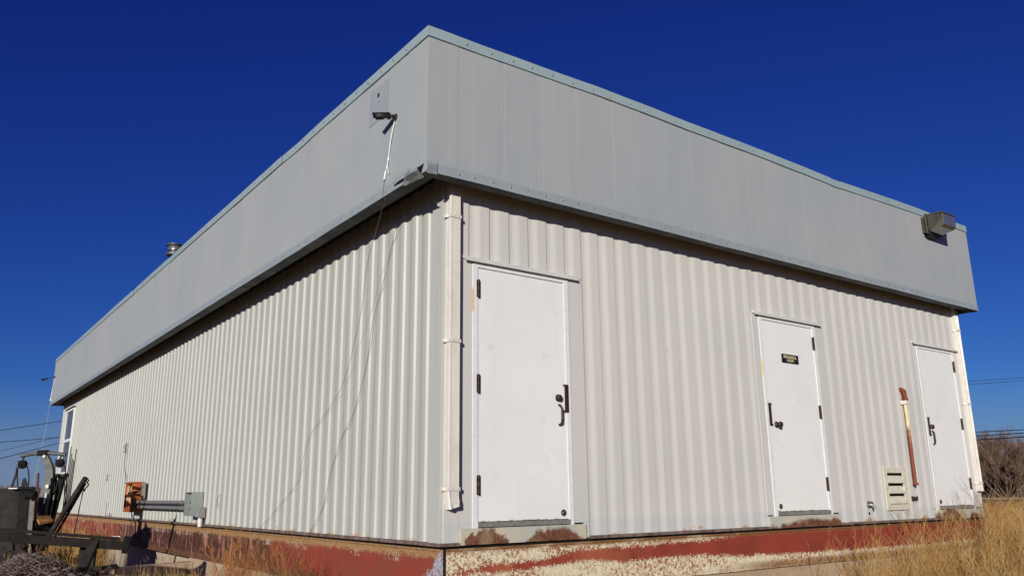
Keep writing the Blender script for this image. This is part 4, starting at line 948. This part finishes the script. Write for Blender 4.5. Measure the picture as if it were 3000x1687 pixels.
# ------------------------------------------------------------------ vegetation
class Blades:
    """thin flat-sided stems written with numpy: every segment is a 3-sided sliver"""
    def __init__(s): s.p = []; s.q = []; s.r0 = []; s.r1 = []
    def seg(s, a, b, r0, r1): s.p.append(a); s.q.append(b); s.r0.append(r0); s.r1.append(r1)
    def build(s, name, m, loc, **k):
        p = np.array(s.p, float); q = np.array(s.q, float); r0 = np.array(s.r0)[:, None]; r1 = np.array(s.r1)[:, None]
        d = q - p; d /= np.linalg.norm(d, axis=1)[:, None] + 1e-9
        h = np.where(np.abs(d[:, 2:3]) > .9, np.array([[1., 0, 0]]), np.array([[0, 0, 1.]])); a = np.cross(d, h); a /= np.linalg.norm(a, axis=1)[:, None]; b = np.cross(d, a)
        vs = []
        for base, r in ((p, r0), (q, r1)):
            for t in (0, 2.094, 4.189): vs.append(base + (a * math.cos(t) + b * math.sin(t)) * r)
        v = np.stack(vs, 1).reshape(-1, 3) - np.array(loc); n = len(p); i = np.arange(n)[:, None] * 6
        f = np.concatenate([i + [0, 1, 4, 3], i + [1, 2, 5, 4], i + [2, 0, 3, 5]], 1).reshape(-1)
        me = bpy.data.meshes.new(name); me.vertices.add(n * 6); me.vertices.foreach_set('co', v.ravel())
        me.loops.add(n * 12); me.loops.foreach_set('vertex_index', f.astype(np.int32)); me.polygons.add(n * 3)
        me.polygons.foreach_set('loop_start', np.arange(n * 3, dtype=np.int32) * 4)
        me.update(calc_edges=True); me.materials.append(m)
        o = bpy.data.objects.new(name, me); col.objects.link(o); o.location = loc; return setp(o, **k)
def weed(bl, base, h, n, rnd, spread=.5, r=.0035, twig=1.0, lean=(0, 0)):
    """a dry branching weed: several stems from one root, side twigs, tiny seed tips"""
    base = Vector(base)
    for i in range(n):
        yaw = rnd.uniform(0, 6.283); sp = spread * rnd.random() ** .7; L = h * rnd.uniform(.55, 1.0); k = 6
        d = Vector((math.cos(yaw) * sp + lean[0], math.sin(yaw) * sp + lean[1], 1)).normalized(); p = base + Vector((rnd.uniform(-.03, .03), rnd.uniform(-.03, .03), 0))
        for j in range(k):
            d = (d + Vector((rnd.uniform(-.14, .14), rnd.uniform(-.14, .14), rnd.uniform(-.02, .12)))).normalized(); nx = p + d * (L / k)
            r0 = r * (1 - .75 * j / k); bl.seg(p, nx, r0, r * (1 - .75 * (j + 1) / k))
            if j > 0:
                for _ in range(int(2 * twig + rnd.random())):
                    t = rnd.random(); s0 = p.lerp(nx, t); ty = rnd.uniform(0, 6.283); td = (d * .9 + Vector((math.cos(ty), math.sin(ty), .15)) * rnd.uniform(.5, .95)).normalized(); tl = L * rnd.uniform(.10, .28) * (1.15 - .6 * j / k)
                    s1 = s0 + td * tl * .55; td2 = (td + Vector((rnd.uniform(-.3, .3), rnd.uniform(-.3, .3), .3))).normalized(); s2 = s1 + td2 * tl * .5
                    bl.seg(s0, s1, r * .42, r * .32); bl.seg(s1, s2, r * .32, r * .2)
                    for _ in range(int(2 * twig)):
                        e0 = s0.lerp(s1, rnd.random()) if rnd.random() < .5 else s1.lerp(s2, rnd.random()); e1 = e0 + (td2 + Vector((rnd.uniform(-.8, .8), rnd.uniform(-.8, .8), rnd.uniform(-.2, .8)))).normalized() * tl * rnd.uniform(.15, .35)
                        bl.seg(e0, e1, r * .28, r * .2)
            p = nx
# the field of dry weeds on the right, and shorter growth round the rest
rnd = random.Random(11)
def field(name, m, n, fn, label, seed, **kw):
    rnd = random.Random(seed); bl = Blades()
    for _ in range(n):
        r = fn(rnd)
        if r is None: continue
        (x, y), h, ns, sp, rr, tw = r; weed(bl, (x, y, gz(x, y)), h, ns, rnd, sp, rr, tw)
    bl.build(name, m, (0, 0, 0), label=label, kind='stuff')
def right_h(x, y):
    """height the weeds reach at x,y"""
    h = .48 + .78 * min(1, max(0, (x - 2.2) / 4.2)); return h
def f_right(rnd):
    x = rnd.uniform(2.0, 22); y = rnd.uniform(-6.5, -.15) if x < 9.4 else rnd.uniform(-7, 6)
    if x < 9 and rnd.random() > (x - .6) / 6.5: return None
    if x < 5 and y < -3.0: return None
    h = right_h(x, y) * rnd.uniform(.45, 1.0) * (.86 if x > 9.4 else 1)
    return (x, y), h, rnd.randint(4, 7), .42, .0042, .8
field('dry_weed_field', M['grass'], 2300, f_right, 'dense golden dry weeds filling the lower right', 21)
def f_right2(rnd):
    x = rnd.uniform(3.5, 30); y = rnd.uniform(-9, -.2) if x < 9.4 else rnd.uniform(-9, 9)
    if x < 9 and rnd.random() > (x - 2.0) / 7.5: return None
    if x < 7.4 and y < -2.6: return None
    return (x, y), right_h(x, y) * rnd.uniform(.5, .95) * (.84 if x > 9.4 else 1), rnd.randint(4, 7), .5, .005, .8
field('dry_brush', M['weed'], 1500, f_right2, 'tangled brown dry brush mixed through the golden weeds on the right', 22)
def f_right3(rnd):
    x = rnd.uniform(3.0, 14); y = rnd.uniform(-5.5, -.3) if x < 9.4 else rnd.uniform(-6, 3)
    if x < 9 and rnd.random() > (x - 1.5) / 6.5: return None
    return (x, y), right_h(x, y) * rnd.uniform(.6, 1.04) * (.86 if x > 9.4 else 1), rnd.randint(4, 7), .4, .0038, .9
field('bleached_brush', M['weedpale'], 800, f_right3, 'bleached pale stalks standing through the weeds on the right', 27)
def f_far(rnd):
    d = 22 + 60 * rnd.random() ** 1.5; an = R_(rnd.uniform(-2, 66)); x = CAM.x + d * math.cos(an); y = CAM.y + d * math.sin(an)
    if x < 9.6 and y > -.5: return None
    return (x, y), rnd.uniform(.7, 1.1), rnd.randint(4, 6), .45, .011, .45
field('far_dry_grass', M['grass'], 1700, f_far, 'open field of tall tan grass beyond the right end of the building', 23)
def f_foot(rnd):
    x = rnd.uniform(-2.2, 6.5); y = rnd.uniform(-2.6, -.1)
    if x < 1.5: return None
    return (x, y), rnd.uniform(.34, .70), rnd.randint(4, 7), .35, .003, .6
field('foot_grass', M['weedpale'], 520, f_foot, 'short bleached grass along the foot of the front wall', 24)
def f_side(rnd):
    y = rnd.uniform(2.2, 6.4); x = rnd.uniform(-2.4, -.12)
    return (x, y), rnd.uniform(.35, .62), rnd.randint(4, 8), .35, .0030, .4
field('side_grass', M['weedpale'], 190, f_side, 'short bleached grass in front of the side foundation', 25)
def f_left(rnd):
    p = at(rnd.uniform(-80, 300), 1600, rnd.uniform(10.8, 20)); 
    if p.x > -.15 and p.y < 21: return None
    return (p.x, p.y), rnd.uniform(.55, .95), rnd.randint(5, 8), .4, .0045, .7
field('grass_behind_gym', M['grass'], 230, f_left, 'dry tan grass standing behind the gym equipment on the left', 26)
def f_west(rnd):
    x = rnd.uniform(-26, -5.5); y = rnd.uniform(3, 40)
    return (x, y), rnd.uniform(.25, .55), rnd.randint(4, 6), .5, .007, .3
field('west_grass', M['grass'], 700, f_west, 'scattered tufts of dry grass on the open ground left of the yard', 28)
# individually readable weeds
def one_weed(base, h, n, sp, m, label, seed, r=.0035, tw=1.0, lean=(0, 0), grp=None):
    bl = Blades(); rnd = random.Random(seed); b = (base[0], base[1], gz(base[0], base[1]) if len(base) < 3 else base[2]); weed(bl, b, h, n, rnd, sp, r, tw, lean)
    bl.build('dry_weed', m, b, label=label, cat='weed', group='dry weeds growing against the building')
one_weed((-.62, 2.95), 1.0, 46, .40, M['weedorange'], 'bushy orange-brown weed against the side base beam, left of two', 31, .0036, 1.8)
one_weed((-.40, 2.75), .95, 22, .60, M['weed'], 'brown twiggy weed right next to the orange bushy one by the side beam', 32, .0034, 1.4)
one_weed((-.30, 2.25), .88, 30, .62, M['weed'], 'spreading thin weed below the red part of the side beam', 33, .0036, 1.5)
one_weed((-.22, 1.95), .80, 20, .45, M['weeddark'], 'dark wiry weed nearest the front corner on the side beam', 34, .0030, 1.4)
one_weed((-.7, 4.3), .88, 6, .65, M['weedpale'], 'few pale bare stems in front of the rusty part of the side beam', 35, .0028, .5)
one_weed((-.5, 5.5), .72, 7, .6, M['weed'], 'small sparse weed in front of the pink flaking paint on the side beam', 36, .0028, .7)
one_weed((4.55, -.75), 1.05, 6, .38, M['weedpale'], 'tall open pale weed in front of the red beam below the middle door', 37, .0036, 1.1)
one_weed((5.45, -.8), 1.12, 7, .34, M['weedpale'], 'pale forked weed standing right of the middle door', 38, .0036, 1.1)
one_weed((6.55, -.55), 1.32, 8, .34, M['weed'], 'brown weed reaching the foot of the louver vent', 39, .0036, 1.2)
one_weed((7.25, -.6), 1.42, 8, .28, M['weeddark'], 'grey-brown weed standing below the rusty pipe', 40, .0034, 1.2)
one_weed((7.85, -.5), 1.62, 7, .26, M['weeddark'], 'feathery weed silhouetted on the far right door', 41, .0034, 1.6)
one_weed((8.3, -.7), 1.40, 12, .35, M['weed'], 'dense brown weed under the sill of the far right door', 42, .0036, 1.3)
one_weed((3.1, -.8), .74, 7, .45, M['weedpale'], 'low weed in front of the cream patch of the front beam', 43, .003, .9)
one_weed((5.15, -2.2), 1.12, 8, .28, M['weeddark'], 'dark stalks standing before the concrete under the front beam', 44, .0032, 1.2)
one_weed((6.4, -2.4), 1.30, 14, .32, M['weedpale'], 'bright bleached clump in the foreground right of the front beam', 45, .0036, 1.2)
one_weed((7.6, -3.2), 1.40, 16, .40, M['weedpale'], 'large pale clump in the right foreground weeds', 46, .004, 1.2)
one_weed((9.2, -2.8), 1.50, 12, .45, M['weedpale'], 'tall pale stalks leaning right beyond the building corner', 47, .004, 1.0)
# brush in front of the mesh
bl = Blades(); rnd2 = random.Random(51)
for i in range(16):
    p = at(rnd2.uniform(120, 300), 1690, rnd2.uniform(7.8, 9.2)); weed(bl, (p.x, p.y, gz(p.x, p.y)), rnd2.uniform(.45, .80), 9, rnd2, .6, .0032, 1.2)
bl.build('bramble_patch', M['weeddark'], (0, 0, 0), label='dark brambly dead brush right of the mesh heap', kind='stuff')

# bare trees
def tree(loc, h, spread, seed, label, rtr, limbs=7, depth=5, dens=3, tw_r=.02, low=.08):
    rnd = random.Random(seed); loc = Vector(loc); T = thing('bare_tree', loc, label, 'tree', 'bare trees behind the field')
    tr = MB(); tw = Blades()
    def grow(p, d, L, r, lv):
        k = 4; pts = [p]; 
        for j in range(k):
            d = (d + Vector((rnd.uniform(-.2, .2), rnd.uniform(-.2, .2), rnd.uniform(-.02, .14)))).normalized(); pts.append(pts[-1] + d * L / k)
        if lv <= 1: tr.tube(pts, [r * (1 - .5 * j / k) for j in range(k + 1)], 6, cap=False)
        else:
            for a, b, j in zip(pts, pts[1:], range(k)): tw.seg(a, b, max(tw_r * .45, r * (1 - .5 * j / k)), max(tw_r * .4, r * (1 - .5 * (j + 1) / k)))
        if lv >= depth: return
        for c in range(dens + (1 if lv >= depth - 1 else 0)):
            i = rnd.randint(1, k); yaw = rnd.uniform(0, 6.283)
            nd = (d + Vector((math.cos(yaw), math.sin(yaw), .25)) * rnd.uniform(.45, .95)).normalized(); grow(pts[i], nd, L * rnd.uniform(.55, .78), r * .5, lv + 1)
    tr.tube([loc, loc + Vector((.03, 0, h * low))], [rtr * 1.3, rtr], 10)
    for i in range(limbs):
        yaw = 6.283 * i / limbs + rnd.uniform(-.3, .3); d = Vector((math.cos(yaw) * spread, math.sin(yaw) * spread, rnd.uniform(.45, 1.8))).normalized()
        grow(loc + Vector((0, 0, h * low * rnd.uniform(.5, 1))), d, h * rnd.uniform(.36, .46), rtr * rnd.uniform(.4, .6), 0)
    build('trunk', tr, M['bark'], T)
    o = tw.build('crown', M['twig'], tuple(loc)); o.location = (0, 0, 0); o.parent = T
    return T
def onground(px, depth):
    p = at(px, 1440, depth); return (p.x, p.y, gz(p.x, p.y))
tree(onground(2950, 52), 5.0, 1.2, 61, 'broad bare tree with pale low limbs beyond the right corner', .14, 12, 5, 4, .015)
tree(onground(3060, 56), 3.9, 1.1, 62, 'rounded bare tree at the right edge of the picture', .13, 12, 5, 4, .015)
tree(onground(2885, 66), 5.6, .9, 63, 'bare tree half hidden behind the right end of the building', .11, 9, 5, 4, .017)
tree(onground(-12, 60), 1.6, .8, 64, 'small bare tree at the left edge of the horizon', .07, 6, 5, 3, .02)
# thicket and horizon brush
bl = Blades(); r3 = random.Random(71)
for i in range(520):
    p = at(r3.uniform(2780, 3300), 1440, r3.uniform(50, 66)); weed(bl, (p.x, p.y, gz(p.x, p.y)), r3.uniform(.5, 1.3), 7, r3, .5, .03, .7)
bl.build('dark_thicket', M['twig'], (0, 0, 0), label='dark thicket of brush under the bare trees', kind='stuff')
bl = Blades()
for i in range(1500):
    p = at(r3.uniform(-260, 420), 1440, r3.uniform(130, 200)); weed(bl, (p.x, p.y, gz(p.x, p.y)), r3.uniform(.7, 2.0), 6, r3, .5, .06, .7)
bl.build('tree_line', M['twig'], (0, 0, 0), label='low brown line of bare trees on the left horizon', kind='stuff')
# low building under the trees, rail fence
p0 = at(2790, 1440, 62); p1 = at(3160, 1440, 56); dd = (p1 - p0); dd.z = 0; dd.normalize(); nn = Vector((dd.y, -dd.x, 0)); gzz = gz(p0.x, p0.y)
p0.z = p1.z = gzz
SH = thing('far_shed', (p0 + p1) / 2, 'long low dark shed with grey roof under the bare trees', 'shed')
m = MB(); m.prism([p0, p1, p1 + Vector((0, 0, 2.0)), p0 + Vector((0, 0, 2.0))], -nn * 5); build('wall', m, M['shedwall'], SH)
m = MB(); m.prism([p0 + nn * .5 + Vector((0, 0, 2.02)), p1 + nn * .5 + Vector((0, 0, 2.02)), p1 - nn * 2.5 + Vector((0, 0, 2.7)), p0 - nn * 2.5 + Vector((0, 0, 2.7))], (0, 0, .08)); build('roof', m, M['asphalt_dark'], SH)
FE = thing('rail_fence', at(2980, 1465, 36), 'low pipe rail fence crossing behind the field on the right', 'fence'); FE.location.z = gz(FE.location.x, FE.location.y)
m = MB(); a = at(2760, 1461, 36); b = at(3300, 1458, 36); m.tube([a, b], .05, 8); build('rail', m, M['oldwood'], FE)
for i in range(8):
    c = a.lerp(b, (i + .5) / 8); m = MB(); m.tube([Vector((c.x, c.y, gz(c.x, c.y))), c + Vector((0, 0, .05))], .05, 8); build('post', m, M['oldwood'], FE)

# ------------------------------------------------------------------ power lines
def pline(pa, pb, da, db, label, r, grp):
    """wire seen through photo points pa, pb, extended both ways"""
    a = at(*pa, da); b = at(*pb, db); d = (b - a); k = 36; pts = []
    for i in range(k + 1):
        t = -7.0 + 17.0 * i / k; p = a + d * t; pts.append(p + Vector((0, 0, .006 * d.length * ((t - .5) ** 2 - .25))))
    build('power_line', MB().tube(pts, r, 6), M['black'], loc=tuple(a), label=label, cat='power line', group=grp)
gl = 'power lines behind the left end'; gr_ = 'power lines behind the right end'
pline((0, 1260), (178, 1233), 55, 58, 'topmost power line left of the building', .022, gl)
pline((0, 1294.6), (173, 1281), 55, 58, 'second power line from the top, left of the building', .022, gl)
pline((0, 1321), (138, 1287), 55, 60, 'faint third power line crossing below the second on the left', .014, gl)
pline((0, 1343), (171, 1297), 50, 56, 'lowest power line left of the building, passing over the gym', .020, gl)
pline((2838, 1116.5), (3000, 1105.7), 60, 58, 'uppermost of the pair of power lines high at the right edge', .016, gr_)
pline((2838, 1126), (3000, 1114), 60, 58, 'lower of the pair of power lines high at the right edge', .016, gr_)
pline((2862, 1265), (3000, 1258), 40, 38, 'top one of the three power lines in front of the bare tree', .020, gr_)
pline((2862, 1276), (3000, 1268), 40, 38, 'middle one of the three power lines in front of the bare tree', .022, gr_)
pline((2862, 1288), (3000, 1279), 40, 38, 'bottom one of the three power lines in front of the bare tree', .024, gr_)
